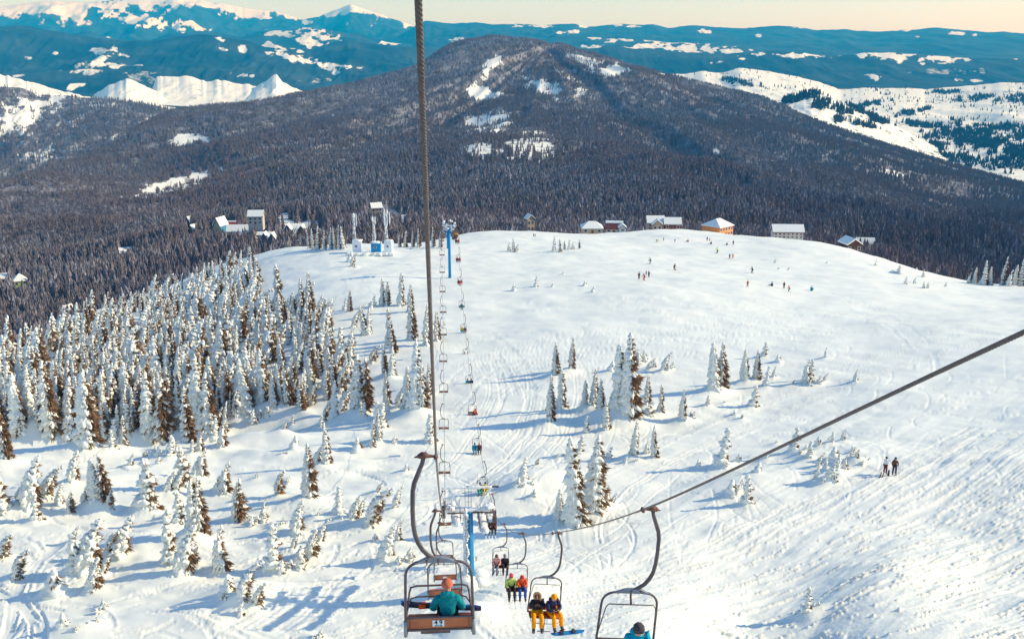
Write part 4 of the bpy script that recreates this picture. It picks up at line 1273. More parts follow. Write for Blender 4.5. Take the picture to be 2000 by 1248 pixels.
def _joined(root, h0=8.0):
    """one light mesh holding a tree's three parts, for the mass behind"""
    vs, fs, mi, mats, n = [], [], [], [], 0
    for q, ch in enumerate(root.children):
        me = ch.data
        co = np.empty(len(me.vertices) * 3, np.float32); me.vertices.foreach_get('co', co)
        vs.append(co.reshape(-1, 3) / h0)
        for pl in me.polygons: fs.append([w + n for w in pl.vertices])
        mi += [q] * len(me.polygons); mats.append(me.materials[0]); n += len(me.vertices)
    me = bpy.data.meshes.new('spruce'); me.from_pydata(np.concatenate(vs).tolist(), [], fs)
    for m_ in mats: me.materials.append(m_)
    me.polygons.foreach_set('material_index', mi); me.update()
    return bpy.data.objects.new('spruce', me)


_p, _h = forest_fill()
BACK = [_joined(TALL[i]) for i in (1, 3, 5, 4)] + [_joined(SHORT[i], 3.0) for i in (0, 2, 4)]
wood('snowy_spruce_wood', 'snow-laden spruces massed along the far edge of the left forest', 'forest', _p, _h, BACK, widths=_h * RNG.uniform(0.8, 1.25, len(_h)), rotz=RNG.normal(0, 0.45, len(_p)))
FOREST.sort(key=lambda q: -q[0])
_nb = 5
for _b in range(_nb):
    _band = sorted(FOREST[len(FOREST) * _b // _nb:len(FOREST) * (_b + 1) // _nb], key=lambda q: q[1])
    for _i, (_v, _u, _o, _l) in enumerate(_band):
        _o['label'] = '%s spruce, %s from left in the %s rows of the dense left forest' % (_l, ordinal(_i), ('frontmost', 'second front', 'middle', 'fourth', 'rearmost')[_b])
print('trees', NTREE, 'back', len(_p))
# low scrub of the slope edge right and around the plateau masts
build_snow_slope()
# ---------------------------------------------------------------- lift: ropes, towers, chairs
M['steel'] = mat('grey_steel', (0.095, 0.075, 0.08), rough=0.55, metal=0.0, spec=0.3, noise=(0.15, 0.12, 0.12), noise_scale=3, bump=0.004, bump_scale=60)
M['galv'] = mat('galvanised', (0.19, 0.21, 0.24), rough=0.45, metal=0.1, spec=0.3, noise=(0.28, 0.30, 0.33), noise_scale=9)
M['rust'] = mat('rusty_clamp', (0.14, 0.07, 0.055), rough=0.7, metal=0.2, noise=(0.22, 0.11, 0.08), noise_scale=14, bump=0.005)
M['dark_tube'] = mat('dark_brown_tube', (0.085, 0.055, 0.055), rough=0.5, metal=0.1, spec=0.5, noise=(0.14, 0.09, 0.085), noise_scale=10)
M['panel'] = mat('orange_brown_panel', (0.42, 0.12, 0.045), rough=0.6, noise=(0.50, 0.165, 0.07), noise_scale=5, bump=0.004, bump_scale=12)
M['panel_in'] = mat('red_board', (0.34, 0.075, 0.035), rough=0.6, noise=(0.40, 0.10, 0.05), noise_scale=5)
M['rope'] = mat('wire_rope', (0.105, 0.08, 0.08), rough=0.5, metal=0.0, spec=0.4, noise=(0.19, 0.15, 0.145), noise_scale=30)
M['blue'] = mat('blue_paint', (0.0, 0.22, 0.50), rough=0.45, noise=(0.0, 0.28, 0.58), noise_scale=3)
M['plate'] = mat('white_plate', (0.72, 0.76, 0.76), rough=0.5)
M['ink'] = mat('black_ink', (0.02, 0.02, 0.022), rough=0.6)
M['rime'] = mat('rime', (0.84, 0.87, 0.87), rough=0.7, spec=0.15, bump=0.08, bump_scale=6)
M['concrete'] = mat('concrete', (0.36, 0.35, 0.34), rough=0.9)
XL, XR = -0.20, 3.68
ROPE_L = [(-8, 8.4), (0, 3.30), (4.9, 0.12), (15.5, -6.63), (31.2, -15.3), (47, -23.7), (63, -31.2), (73.5, -35.75), (76, -36.6), (79, -37.3), (97, -40.2), (114.5, -42.3), (132, -43.9), (150, -45.3), (168, -46.4), (186, -47.2), (204, -47.7), (222, -47.9), (241, -47.8), (261, -47.7), (264, -47.75), (267, -47.95), (300, -54.6), (333, -61.9), (372, -69.8), (411, -78.7), (436, -86.0)]
ROPE_R = [(-8, 6.6), (0, 1.75), (6.1, -1.88), (17.5, -8.68), (32.6, -16.97), (48.2, -25.05), (64, -32.5), (73.5, -36.4), (76, -37.1), (79, -37.9), (98, -42.6), (114.5, -45.0), (132, -47.2), (150, -49.0), (168, -50.3), (186, -50.9), (204, -51.0), (222, -50.2), (241, -48.9), (261, -47.75), (264, -47.8), (267, -48.0), (300, -55.4), (333, -61.9), (372, -70.6), (411, -78.7), (436, -86.0)]


def rope_z(tab, y):
    t = np.array(tab, float)
    return float(np.interp(y, t[:, 0], t[:, 1]))


def hermite(tx, tz, x):
    """smooth curve through the points"""
    m = np.gradient(tz, tx)
    i = np.clip(np.searchsorted(tx, x) - 1, 0, len(tx) - 2)
    h = tx[i + 1] - tx[i]; t = (x - tx[i]) / h
    return (2 * t ** 3 - 3 * t ** 2 + 1) * tz[i] + (t ** 3 - 2 * t ** 2 + t) * h * m[i] + (-2 * t ** 3 + 3 * t ** 2) * tz[i + 1] + (t ** 3 - t ** 2) * h * m[i + 1]


class Rope:
    def __init__(s, tab, xs):
        t = np.array(tab, float)
        s.ys = np.arange(-8, 436.01, 0.25); s.z = np.empty(len(s.ys))
        for a, b in ((-8, 73.5), (73.5, 79), (79, 261), (261, 267), (267, 436)):
            m = (s.ys >= a) & (s.ys <= b); k = (t[:, 0] >= a) & (t[:, 0] <= b)
            s.z[m] = hermite(t[k, 0], t[k, 1], s.ys[m])
        s.xs = xs
        s.x = xs[-1][1]
    def at(s, y): return float(np.interp(y, s.ys, s.z))
    def xa(s, y): return np.interp(y, [q[0] for q in s.xs], [q[1] for q in s.xs])


RL, RR_ = Rope(ROPE_L, [(-8, -0.02), (0, -0.05), (5, -0.09), (15.5, -0.17), (30, -0.20)]), Rope(ROPE_R, [(-8, XR), (40, XR)])


def build_rope(rp, label, y_fine):
    root = None
    # six laid strands near the viewer, plain rope beyond
    ys = np.arange(-8, y_fine, 0.018)
    zc = np.interp(ys, rp.ys, rp.z)
    L = np.concatenate([[0], np.cumsum(np.hypot(np.diff(ys), np.diff(zc)))])
    tx = np.gradient(ys, L); tz = np.gradient(zc, L)
    nrm = np.stack([np.zeros_like(ys), -tz, tx], -1); sd = np.array([1.0, 0, 0])
    vs, fs, n = [], [], 0
    ns = 5
    R0, r0 = 0.0128, 0.0066
    for s in range(6):
        a = 2 * math.pi * (L / 0.24) + s * math.pi / 3
        c = np.stack([rp.xa(ys), ys, zc], -1) + np.cos(a)[:, None] * R0 * sd + np.sin(a)[:, None] * R0 * nrm
        ra = np.cos(a)[:, None] * sd + np.sin(a)[:, None] * nrm
        ta = -np.sin(a)[:, None] * sd + np.cos(a)[:, None] * nrm
        ring = [c + (math.cos(q) * ra + math.sin(q) * ta) * r0 for q in np.linspace(-1.9, 1.9, ns)]
        V = np.stack(ring, 1).reshape(-1, 3)
        i = np.arange(len(ys) - 1)[:, None] * ns + np.arange(ns - 1)[None]
        fs.append((np.stack([i, i + ns, i + ns + 1, i + 1], -1).reshape(-1, 4)) + n)
        vs.append(V); n += len(V)
    y2 = np.concatenate([np.arange(y_fine - 0.1, 84, 0.5), np.arange(84, 436, 2.0)])
    z2 = np.interp(y2, rp.ys, rp.z)
    k = 6
    an = np.arange(k) * 2 * math.pi / k
    V = np.stack([np.stack([rp.xa(y2) + 0.019 * np.cos(q) + 0 * y2, y2, z2 + 0.019 * np.sin(q)], -1) for q in an], 1).reshape(-1, 3)
    i = np.arange(len(y2) - 1)[:, None] * k
    f = np.concatenate([np.stack([i + j, i + (j + 1) % k, i + k + (j + 1) % k, i + k + j], -1).reshape(-1, 4) for j in range(k)])
    vs.append(V); fs.append(f + n)
    me = np_mesh('haul_rope', np.concatenate(vs), quads=np.concatenate(fs), mat=M['rope'])
    return tag(link('haul_rope', me), label, 'cable', 'haul ropes of the chairlift')


build_rope(RL, 'thick twisted steel rope running down through the top of the picture to the nearest chair', 16)
build_rope(RR_, 'twisted steel rope rising from the uphill chairs to the right picture edge', 18)


def arc(cx, cz, r, a0, a1, n=6, y=0.0):
    return [(cx + r * math.cos(math.radians(a0 + (a1 - a0) * i / n)), y, cz + r * math.sin(math.radians(a0 + (a1 - a0) * i / n))) for i in range(n + 1)]


YB = -0.12     # plane of backrest and frame


def make_chair(raised=True):
    root = empty('lift_chair')
    # grip
    g = MB()
    g.tube([(-0.36, 0, 0.0), (-0.31, 0, 0.01), (-0.27, 0, 0.02), (-0.24, 0, 0.03)], [0.008, 0.022, 0.05, 0.055], 8)
    g.tube([(-0.25, 0, 0.035), (-0.17, 0, 0.035), (-0.13, 0, 0.02), (-0.06, 0, 0.015), (-0.02, 0, 0.0)], [0.06, 0.06, 0.035, 0.024, 0.022], 8)
    g.tube([(-0.01, -0.07, 0.006), (-0.005, 0, 0.0), (-0.01, 0.07, -0.006)], [0.03, 0.045, 0.03], 8)
    g.build('grip', M['rust'], root, smooth=True)
    h = MB()
    path = [(-0.20, 0, 0.02), (-0.225, 0, -0.10), (-0.295, 0, -0.28), (-0.365, -0.01, -0.46), (-0.395, -0.02, -0.62), (-0.405, -0.03, -0.95), (-0.40, -0.05, -1.22), (-0.375, -0.06, -1.40), (-0.325, -0.08, -1.55), (-0.25, -0.10, -1.68), (-0.16, YB, -1.77), (-0.05, YB, -1.835)]
    h.tube(path, [0.036, 0.037, 0.040, 0.041, 0.040, 0.039, 0.039, 0.040, 0.041, 0.041, 0.040, 0.036], 10, flat=0.8)
    h.build('hanger_arm', M['steel'], root, smooth=True)
    gp = MB()
    zt = -1.80
    prof = [(-0.40, -1.895), (-0.34, -1.88), (-0.20, zt - 0.01), (-0.14, zt), (0.06, zt), (0.14, zt - 0.02), (0.28, -1.88), (0.33, -1.895)]
    vs = [(x, YB - 0.035, z) for x, z in prof] + [(x, YB + 0.035, z) for x, z in prof]
    n = len(prof)
    gp.add(vs, [tuple(range(n - 1, -1, -1)), tuple(range(n, 2 * n))] + [(i, (i + 1) % n, n + (i + 1) % n, n + i) for i in range(n)])
    gp.build('gusset_plate', M['galv'], root)
    b = MB()
    for x in (-0.19, 0.0):
        b.tube([(x, YB - 0.06, -1.84), (x, YB + 0.06, -1.84)], 0.02, 8)
        b.tube([(x, YB - 0.045, -1.84), (x, YB - 0.045, -1.93)], 0.012, 6)
    b.build('bolt', M['rust'], root)
    # outer frame
    fr = MB()
    pts = [(-0.575, YB, -3.30), (-0.57, YB, -2.9), (-0.555, YB, -2.25)] + [(x, YB, z) for x, _, z in arc(-0.30, -2.145, 0.25, 180, 95, 6)] + [(-0.1, YB, -1.885), (0.1, YB, -1.885)] + \
          [(x, YB, z) for x, _, z in arc(0.30, -2.145, 0.25, 85, 0, 6)] + [(0.555, YB, -2.25), (0.57, YB, -2.9), (0.575, YB, -3.30)]
    fr.tube(pts, 0.024, 10)
    fr.build('frame', M['steel'], root, smooth=True)
    sl = MB()
    for s in (-1, 1):
        sl.tube([(s * 0.573, YB, -3.02), (s * 0.578, YB, -3.33)], 0.034, 8)
    sl.build('frame_sleeve', M['galv'], root, smooth=True)
    # backrest board with metal rails
    bk = MB(); bk.box((0, YB + 0.005, -3.085), (1.09, 0.025, 0.235))
    bko = bk.build('backrest', M['panel'], root)
    rl = MB(); rl.box((0, YB - 0.012, -2.965), (1.10, 0.035, 0.022)); rl.box((0, YB - 0.012, -3.205), (1.10, 0.035, 0.030))
    rl.box((-0.50, YB - 0.012, -3.085), (0.012, 0.022, 0.20)); rl.box((0.50, YB - 0.012, -3.085), (0.012, 0.022, 0.20))
    rl.build('rail', M['steel'], bko)
    inn = MB(); inn.box((0, YB + 0.03, -3.085), (1.07, 0.02, 0.21)); inn.build('lining', M['panel_in'], bko)
    st = MB()
    for i in range(5):
        st.box((0, YB + 0.085 + i * 0.095, -3.255 + 0.006 * i), (1.09, 0.085, 0.03))
    st.build('seat', M['panel'], root)
    sf = MB(); sf.tube([(-0.55, YB, -3.28), (-0.55, 0.36, -3.25), (-0.5, 0.40, -3.25), (0.5, 0.40, -3.25), (0.55, 0.36, -3.25), (0.55, YB, -3.28)], 0.016, 8)
    sf.build('seat_frame', M['dark_tube'], root, smooth=True)
    sb = MB()
    if raised:
        sb.tube([(-0.555, YB, -2.80), (-0.54, YB + 0.12, -2.5), (-0.49, YB + 0.16, -2.14), (-0.44, YB + 0.17, -2.06), (0.44, YB + 0.17, -2.06), (0.49, YB + 0.16, -2.14), (0.54, YB + 0.12, -2.5), (0.555, YB, -2.80)], 0.012, 8)
        sb.tube([(-0.54, 0.38, -3.22), (-0.50, 0.44, -3.36), (-0.40, 0.46, -3.44), (0.40, 0.46, -3.44), (0.50, 0.44, -3.36), (0.54, 0.38, -3.22)], 0.010, 8)
        sb.tube([(0.0, YB + 0.02, -1.90), (0.0, YB + 0.16, -2.08)], 0.022, 8)
    else:
        sb.tube([(-0.555, YB, -2.95), (-0.53, 0.30, -2.90), (-0.515, 0.40, -2.78), (-0.49, 0.42, -2.70), (-0.40, 0.42, -2.67), (0.40, 0.42, -2.67), (0.49, 0.42, -2.70), (0.515, 0.40, -2.78), (0.53, 0.30, -2.90), (0.555, YB, -2.95)], 0.018, 8)
        sb.tube([(-0.53, 0.25, -2.93), (-0.48, 0.33, -2.86), (-0.38, 0.35, -2.845), (0.36, 0.35, -2.845), (0.46, 0.33, -2.86), (0.53, 0.25, -2.93)], 0.014, 8)
    sb.build('safety_bar', M['dark_tube'], root, smooth=True)
    ft = MB()
    if raised:
        ft.tube([(0, 0.38, -3.26), (0.01, 0.46, -3.75)], 0.012, 6)
        ft.tube([(-0.24, 0.46, -3.76), (0.24, 0.46, -3.76)], 0.014, 6)
    else:
        ft.box((-0.08, 0.52, -3.66), (0.52, 0.09, 0.05))
        ft.tube([(0.0, 0.38, -3.26), (0.0, 0.5, -3.66)], 0.012, 6)
    ft.build('footrest', M['dark_tube'], root)
    return root


def text_mesh(s, size, m, name):
    c = bpy.data.curves.new(name, 'FONT'); c.body = s; c.size = size; c.align_x = 'CENTER'; c.align_y = 'CENTER'; c.extrude = 0.0015; c.resolution_u = 4; c.offset = size * 0.012
    t = bpy.data.objects.new(name, c); COL.objects.link(t)
    bpy.context.view_layer.update()
    me = bpy.data.meshes.new_from_object(t.evaluated_get(bpy.context.evaluated_depsgraph_get()))
    bpy.data.objects.remove(t)
    me.materials.clear(); me.materials.append(m)
    return me


def number_plate(chair, text=None, maker=None):
    p = MB(); p.box((-0.02, YB - 0.013, -3.085), (0.20, 0.008, 0.125))
    pl = p.build('number_plate', M['plate'], chair)
    R90 = Matrix.Rotation(math.radians(90), 4, 'X')
    if text:
        for i, ch in enumerate(text):
            me = text_mesh(ch, 0.118, M['ink'], 'digit')
            me.transform(Matrix.Translation((-0.02 - 0.042 + 0.084 * i, YB - 0.0195, -3.068)) @ R90)
            link('digit', me, pl)
    if maker:
        me = text_mesh(maker, 0.030, M['ink'], 'maker_name')
        me.transform(Matrix.Translation((-0.02, YB - 0.0195, -3.132)) @ Matrix.Scale(1.25, 4, (1, 0, 0)) @ R90)
        link('maker_name', me, pl)
    return pl


CH_NEAR = make_chair(raised=False); CH_NEAR.scale = (1, 1, 0.965)
number_plate(CH_NEAR, '49', 'LEITNER')
CH = make_chair(raised=True); CH.scale = (1, 1, 0.965)
number_plate(CH)
ORD = ['nearest', 'second', 'third', 'fourth', 'fifth', 'sixth', 'seventh', 'eighth', 'ninth', 'tenth', 'eleventh', 'twelfth', 'thirteenth', 'fourteenth', 'fifteenth', 'sixteenth', 'seventeenth', 'eighteenth', 'nineteenth', 'twentieth', 'farthest']
CHAIRS = {}
_yl = [15.5, 31.2, 47.0, 62.6, 80.2, 97.0, 114.6, 132.0, 149.8, 168.0, 185.6, 203.5, 222.0, 240.0, 257.0, 274.5, 292, 309, 327, 345]
_first = True
for i, y in enumerate(_yl):
    c = CH_NEAR if i == 0 else (CH if i == 1 else copy_tree(CH))
    c.location = (float(RL.xa(y)), y, RL.at(y)); c.rotation_euler = (0, random.gauss(0, 0.012) if i else 0.0, 0)
    CHAIRS[('L', i)] = c
    lab = 'nearest chair of the left line, orange backrest carrying the number 49' if i == 0 else 'empty orange-backed chair, %s from the viewer on the downhill left line' % ORD[i]
    tag(c, lab, 'lift chair', 'double chairs on the lift')
_yr = [17.5, 32.6, 48.2, 64.0, 81.5, 98.0, 114.5, 132.3, 150.0, 168.0, 185.8, 203.7, 221.5, 239.5, 257, 274, 291, 308, 326, 343]
for i, y in enumerate(_yr):
    c = copy_tree(CH)
    c.location = (XR, y, RR_.at(y)); c.rotation_euler = (0, (-0.08, -0.09, -0.04, -0.02)[i] if i < 4 else random.gauss(0, 0.015), math.pi)
    CHAIRS[('R', i)] = c
    tag(c, 'uphill chair, %s from the viewer on the right line, facing the camera' % ORD[i], 'lift chair', 'double chairs on the lift')


def rime_tube(pts, r, seed, lump=0.35, n=9, step=0.25):
    """lumpy ice-covered bar"""
    g = np.random.default_rng(seed)
    pts = [Vector(p) for p in pts]
    out, rs = [], []
    for a, b in zip(pts[:-1], pts[1:]):
        L = (b - a).length; k = max(2, int(L / step))
        for i in range(k):
            out.append(a.lerp(b, i / k)); rs.append(r * (1 + lump * g.normal()))
    out.append(pts[-1]); rs.append(r * 0.8)
    m = MB(); m.tube(out, [max(0.02, q) for q in rs], n)
    return m


def tower(name_label, x, y, zb, zt, big=True, seed=1):
    root = empty('lift_tower', (x, y, 0))
    H = zt - zb
    s = MB()
    n = 12
    rb, rt = (0.40, 0.30) if big else (0.40, 0.34)
    s.tube([(0, 0, zb - 1.0), (0, 0, zb + H * 0.5), (0, 0, zt - 0.35)], [rb, (rb + rt) / 2, rt], 16, cap=True)
    s.build('shaft', M['blue'], root, smooth=True)
    if big:
        # rime plastered on the windward side of the shaft
        g = np.random.default_rng(seed)
        A = Arr()
        for i in range(150):
            z = zb + H * (0.02 + 0.96 * i / 150); a = math.pi + g.normal(0.25, 0.42)
            r = rb + (rt - rb) * (z - zb) / H
            k = 1 + 0.2 * g.normal(0, 1, (len(ICO_V), 1))
            A.add(ICO_V * k * np.array([0.16, 0.26, 0.17]) + np.array([math.cos(a) * r, math.sin(a) * r, z]), ICO_T)
        link('rime_crust', A.mesh('rime_crust', M['rime']), root)
        lad = MB()
        for sx in (-0.2, 0.2): lad.tube([(sx - 0.1, -rb - 0.22, zb), (sx - 0.1, -rt - 0.22, zt - 0.5)], 0.02, 6)
        for i in range(34):
            z = zb + 0.3 + i * 0.3
            if z < zt - 0.6: lad.tube([(-0.3, -rb - 0.2 + 0.1 * i / 34, z), (0.1, -rb - 0.2 + 0.1 * i / 34, z)], 0.014, 5)
        lad.build('ladder', M['galv'], root)
        # rope-level cross arm, thick with rime
        rime_tube([(-1.95, 0, zt - 0.25), (0, 0, zt - 0.28), (2.05, 0, zt - 0.25)], 0.22, seed + 1, 0.22, 10, 0.2).build('crossarm', M['rime'], root, smooth=True)
        b = MB(); b.box((0, -0.2, zt - 0.42), (3.6, 0.12, 0.10)); b.build('arm_beam', M['dark_tube'], root)
        # lifting frame above
        for q, pth in enumerate(([(0.75, 0, zt), (1.75, 0, zt + 1.6)], [(-0.75, 0, zt), (-1.6, 0, zt + 1.5)])):
            rime_tube(pth, 0.12, seed + 3 + q, 0.25).build('strut', M['rime'], root, smooth=True)
        rime_tube([(-0.2, 0, zt + 1.72), (1.85, 0, zt + 1.7)], 0.13, seed + 7, 0.25).build('lifting_beam', M['rime'], root, smooth=True)
        rime_tube([(-2.2, 0, zt + 1.65), (-0.3, 0, zt + 1.72)], 0.08, seed + 8, 0.4).build('lifting_beam', M['rime'], root, smooth=True)
        e = MB(); e.box((2.15, 0, zt + 1.72), (0.55, 0.12, 0.13)); e.build('beam_end', M['dark_tube'], root)
        e = MB()
        for px in (-0.32, -0.05, 0.18): e.tube([(px, -0.1, zt), (px, -0.1, zt + 1.9)], 0.018, 5)
        for pz in (0.5, 1.0, 1.4): e.tube([(-0.32, -0.1, zt + pz), (0.18, -0.1, zt + pz)], 0.015, 5)
        e.build('cage_rail', M['galv'], root)
        for sgn, tab in ((-1, RL), (1, RR_)):
            xr = tab.x - x
            zr = tab.at(y)
            sh = MB()
            sh.box((xr + sgn * 0.10, 0, zr - 0.30), (0.06, 2.6, 0.16))
            for j in range(8):
                yy = -1.25 + j * 0.357
                zz = tab.at(y + yy) - 0.20
                sh.tube([(xr - 0.05, yy, zz), (xr + 0.05, yy, zz)], 0.17, 12)
            o = sh.build('sheave_train', M['rust'], root)
            hb = MB(); hb.box((xr + sgn * 0.16, 0.0, zr - 0.75), (0.22, 0.30, 1.0)); hb.box((xr + sgn * 0.05, 0.3, zr - 1.15), (0.16, 0.5, 0.35)); hb.build('sheave_bracket', M['dark_tube'], root)
            # snow cap over the wheels
            g2 = np.random.default_rng(seed + 30 + sgn)
            A = Arr()
            for j in range(10):
                k = 1 + 0.18 * g2.normal(0, 1, (len(ICO_V), 1))
                A.add(ICO_V * k * np.array([0.28, 0.3, 0.14]) + np.array([xr - sgn * (0.1 + 0.5 * g2.random()), g2.uniform(-0.5, 0.6), zt - 0.02 + g2.uniform(-0.1, 0.1)]), ICO_T)
            link('snow_cap', A.mesh('snow_cap', M['rime']), root)
            # catwalk along the rope, iced
            cx = xr - sgn * 0.85
            A = Arr()
            for j in range(34):
                t = j / 33; yy = -3.6 + 6.4 * t; zz = tab.at(y + yy) - 1.35
                k = 1 + 0.2 * g2.normal(0, 1, (len(ICO_V), 1))
                A.add(ICO_V * k * np.array([0.30, 0.28, 0.13 + 0.1 * g2.random()]) + np.array([cx + g2.normal(0, 0.08), yy, zz]), ICO_T)
            link('catwalk', A.mesh('catwalk', M['rime']), root)
            rr = MB()
            for qx in (-0.33, 0.33):
                for q in (0.5, 1.0):
                    rr.tube([(cx + qx, -3.6 + 0.8 * j, tab.at(y - 3.6 + 0.8 * j) - 1.35 + q) for j in range(9)], 0.02, 5)
                for j in range(5):
                    yy = -3.6 + 1.6 * j; zz = tab.at(y + yy) - 1.35
                    rr.tube([(cx + qx, yy, zz), (cx + qx, yy, zz + 1.0)], 0.02, 5)
            rr.build('handrail', M['rust'], root)
            for j in range(2):
                rime_tube([(cx, -2.0 + 3 * j, zr - 1.1), (cx * 0.9, -2 + 3 * j, zr - 0.3)], 0.07, seed + 50 + j + sgn, 0.3).build('hanger', M['rime'], root, smooth=True)
        bs = MB(); bs.box((0, 0, zb - 0.2), (1.6, 1.6, 1.0)); bs.build('foundation', M['concrete'], root)
        A = Arr(); g3 = np.random.default_rng(seed + 90)
        for j in range(16):
            k = 1 + 0.1 * g3.normal(0, 1, (len(ICO_V), 1))
            a = g3.uniform(0, 6.28)
            A.add(ICO_V * k * np.array([0.75, 0.75, 0.45]) + np.array([math.cos(a) * 0.7 + 0.2, math.sin(a) * 0.7, zb + 0.35 + 0.5 * g3.random()]), ICO_T)
        link('snow_heap', A.mesh('snow_heap', M['snow']), root)
        mk = MB(); mk.box((0.52, -0.1, zb + 2.55), (0.10, 0.05, 0.42)); mk.build('marker', M['marker'], root)
    else:
        b = MB(); b.box((0, 0, zt - 0.1), (3.9, 0.22, 0.2)); b.build('crossarm', M['rime'], root)
        b = MB(); b.box((0, -0.15, zt + 0.9), (4.6, 0.1, 0.10)); b.tube([(-1.3, 0, zt), (-1.7, 0, zt + 0.9)], 0.08, 6); b.tube([(1.3, 0, zt), (1.7, 0, zt + 0.9)], 0.08, 6); b.build('lifting_beam', M['dark_tube'], root)
        for sx in (-1, 1):
            b = MB(); b.box((sx * 1.92, 0, zt - 0.35), (0.12, 2.2, 0.3)); b.build('sheave_train', M['rust'], root)
            A = Arr(); g2 = np.random.default_rng(seed + sx)
            for j in range(12):
                k = 1 + 0.25 * g2.normal(0, 1, (len(ICO_V), 1))
                A.add(ICO_V * k * np.array([0.3, 0.3, 0.25]) + np.array([sx * g2.uniform(0.2, 1.5), g2.uniform(-0.4, 0.4), zt + g2.uniform(-1.0, 1.3)]), ICO_T)
            link('rime_crust', A.mesh('rime_crust', M['rime']), root)
            b = MB(); b.box((sx * 1.05, 0, zt - 1.6), (0.6, 2.4, 0.08)); b.tube([(sx * 1.35, -1.2, zt - 1.6), (sx * 1.35, -1.2, zt - 0.6), (sx * 0.75, -1.2, zt - 0.6), (sx * 0.75, -1.2, zt - 1.6)], 0.03, 5); b.build('catwalk', M['dark_tube'], root)
    return tag(root, name_label, 'lift tower', 'towers of the chairlift')


M['marker'] = mat('orange_marker', (0.75, 0.28, 0.03), rough=0.5)
XM = (XL + XR) / 2
_gz = float(ground0(XM, 76.0))
tower('near blue tower with iced crossarm and snow plastered down its left side', XM, 76.0, _gz, RL.at(76.0) - 0.35, True, 5)
for (yy, lab) in ((264.0, 'plain blue tower on the plateau where the rope tips over'), (333.0, 'thin blue tower just behind the plateau tower'), (405.0, 'farthest small blue tower behind the plateau tower')):
    tower(lab, XM, yy, float(ground0(XM, yy)), RL.at(yy) - 0.3, False, int(yy))
# ---------------------------------------------------------------- people
COLORS = dict(teal=(0.0, 0.20, 0.22), cyan=(0.0, 0.30, 0.42), black=(0.025, 0.02, 0.024), dark=(0.05, 0.028, 0.03), navy=(0.02, 0.025, 0.07), blue=(0.02, 0.08, 0.32), orange=(0.85, 0.30, 0.0), red=(0.55, 0.05, 0.03),
              redorange=(0.72, 0.10, 0.02), coral=(0.50, 0.13, 0.075), lime=(0.50, 0.60, 0.14), pink=(0.72, 0.32, 0.28), hotpink=(0.75, 0.06, 0.12), yellow=(0.80, 0.55, 0.03), brown=(0.13, 0.055, 0.04), white=(0.75, 0.76, 0.76),
              grey=(0.20, 0.20, 0.23), green=(0.03, 0.35, 0.22), fur=(0.42, 0.24, 0.11), skin=(0.55, 0.30, 0.22), maroon=(0.16, 0.03, 0.04), silver=(0.5, 0.52, 0.55), charcoal=(0.06, 0.055, 0.06))
CM = {}


def cmat(c):
    if c not in CM:
        v = COLORS[c]
        CM[c] = mat('cloth_' + c, v, rough=0.8, spec=0.2, noise=tuple(min(1, q * 1.25 + 0.004) for q in v), noise_scale=14, bump=0.05, bump_scale=9)
    return CM[c]


def skin(name, nodes, edges, sub=1, root=0):
    """one continuous surface grown round a jointed line: nodes (x, y, z, r or (rx, ry))"""
    me = bpy.data.meshes.new(name)
    me.from_pydata([n[:3] for n in nodes], edges, [])
    o = bpy.data.objects.new(name, me); COL.objects.link(o)
    m = o.modifiers.new('skin', 'SKIN')
    m.branch_smoothing = 0.6
    m.use_smooth_shade = True
    if not me.skin_vertices: me.skin_vertices.new()
    for i, n in enumerate(nodes):
        r = n[3]
        me.skin_vertices[0].data[i].radius = r if isinstance(r, tuple) else (r, r)
        me.skin_vertices[0].data[i].use_root = (i == root)
    if sub:
        s = o.modifiers.new('sub', 'SUBSURF'); s.levels = sub; s.render_levels = sub
    bpy.context.view_layer.update()
    ev = o.evaluated_get(bpy.context.evaluated_depsgraph_get())
    out = bpy.data.meshes.new_from_object(ev)
    out.name = name
    bpy.data.objects.remove(o); bpy.data.meshes.remove(me)
    out.polygons.foreach_set('use_smooth', [True] * len(out.polygons))
    return out


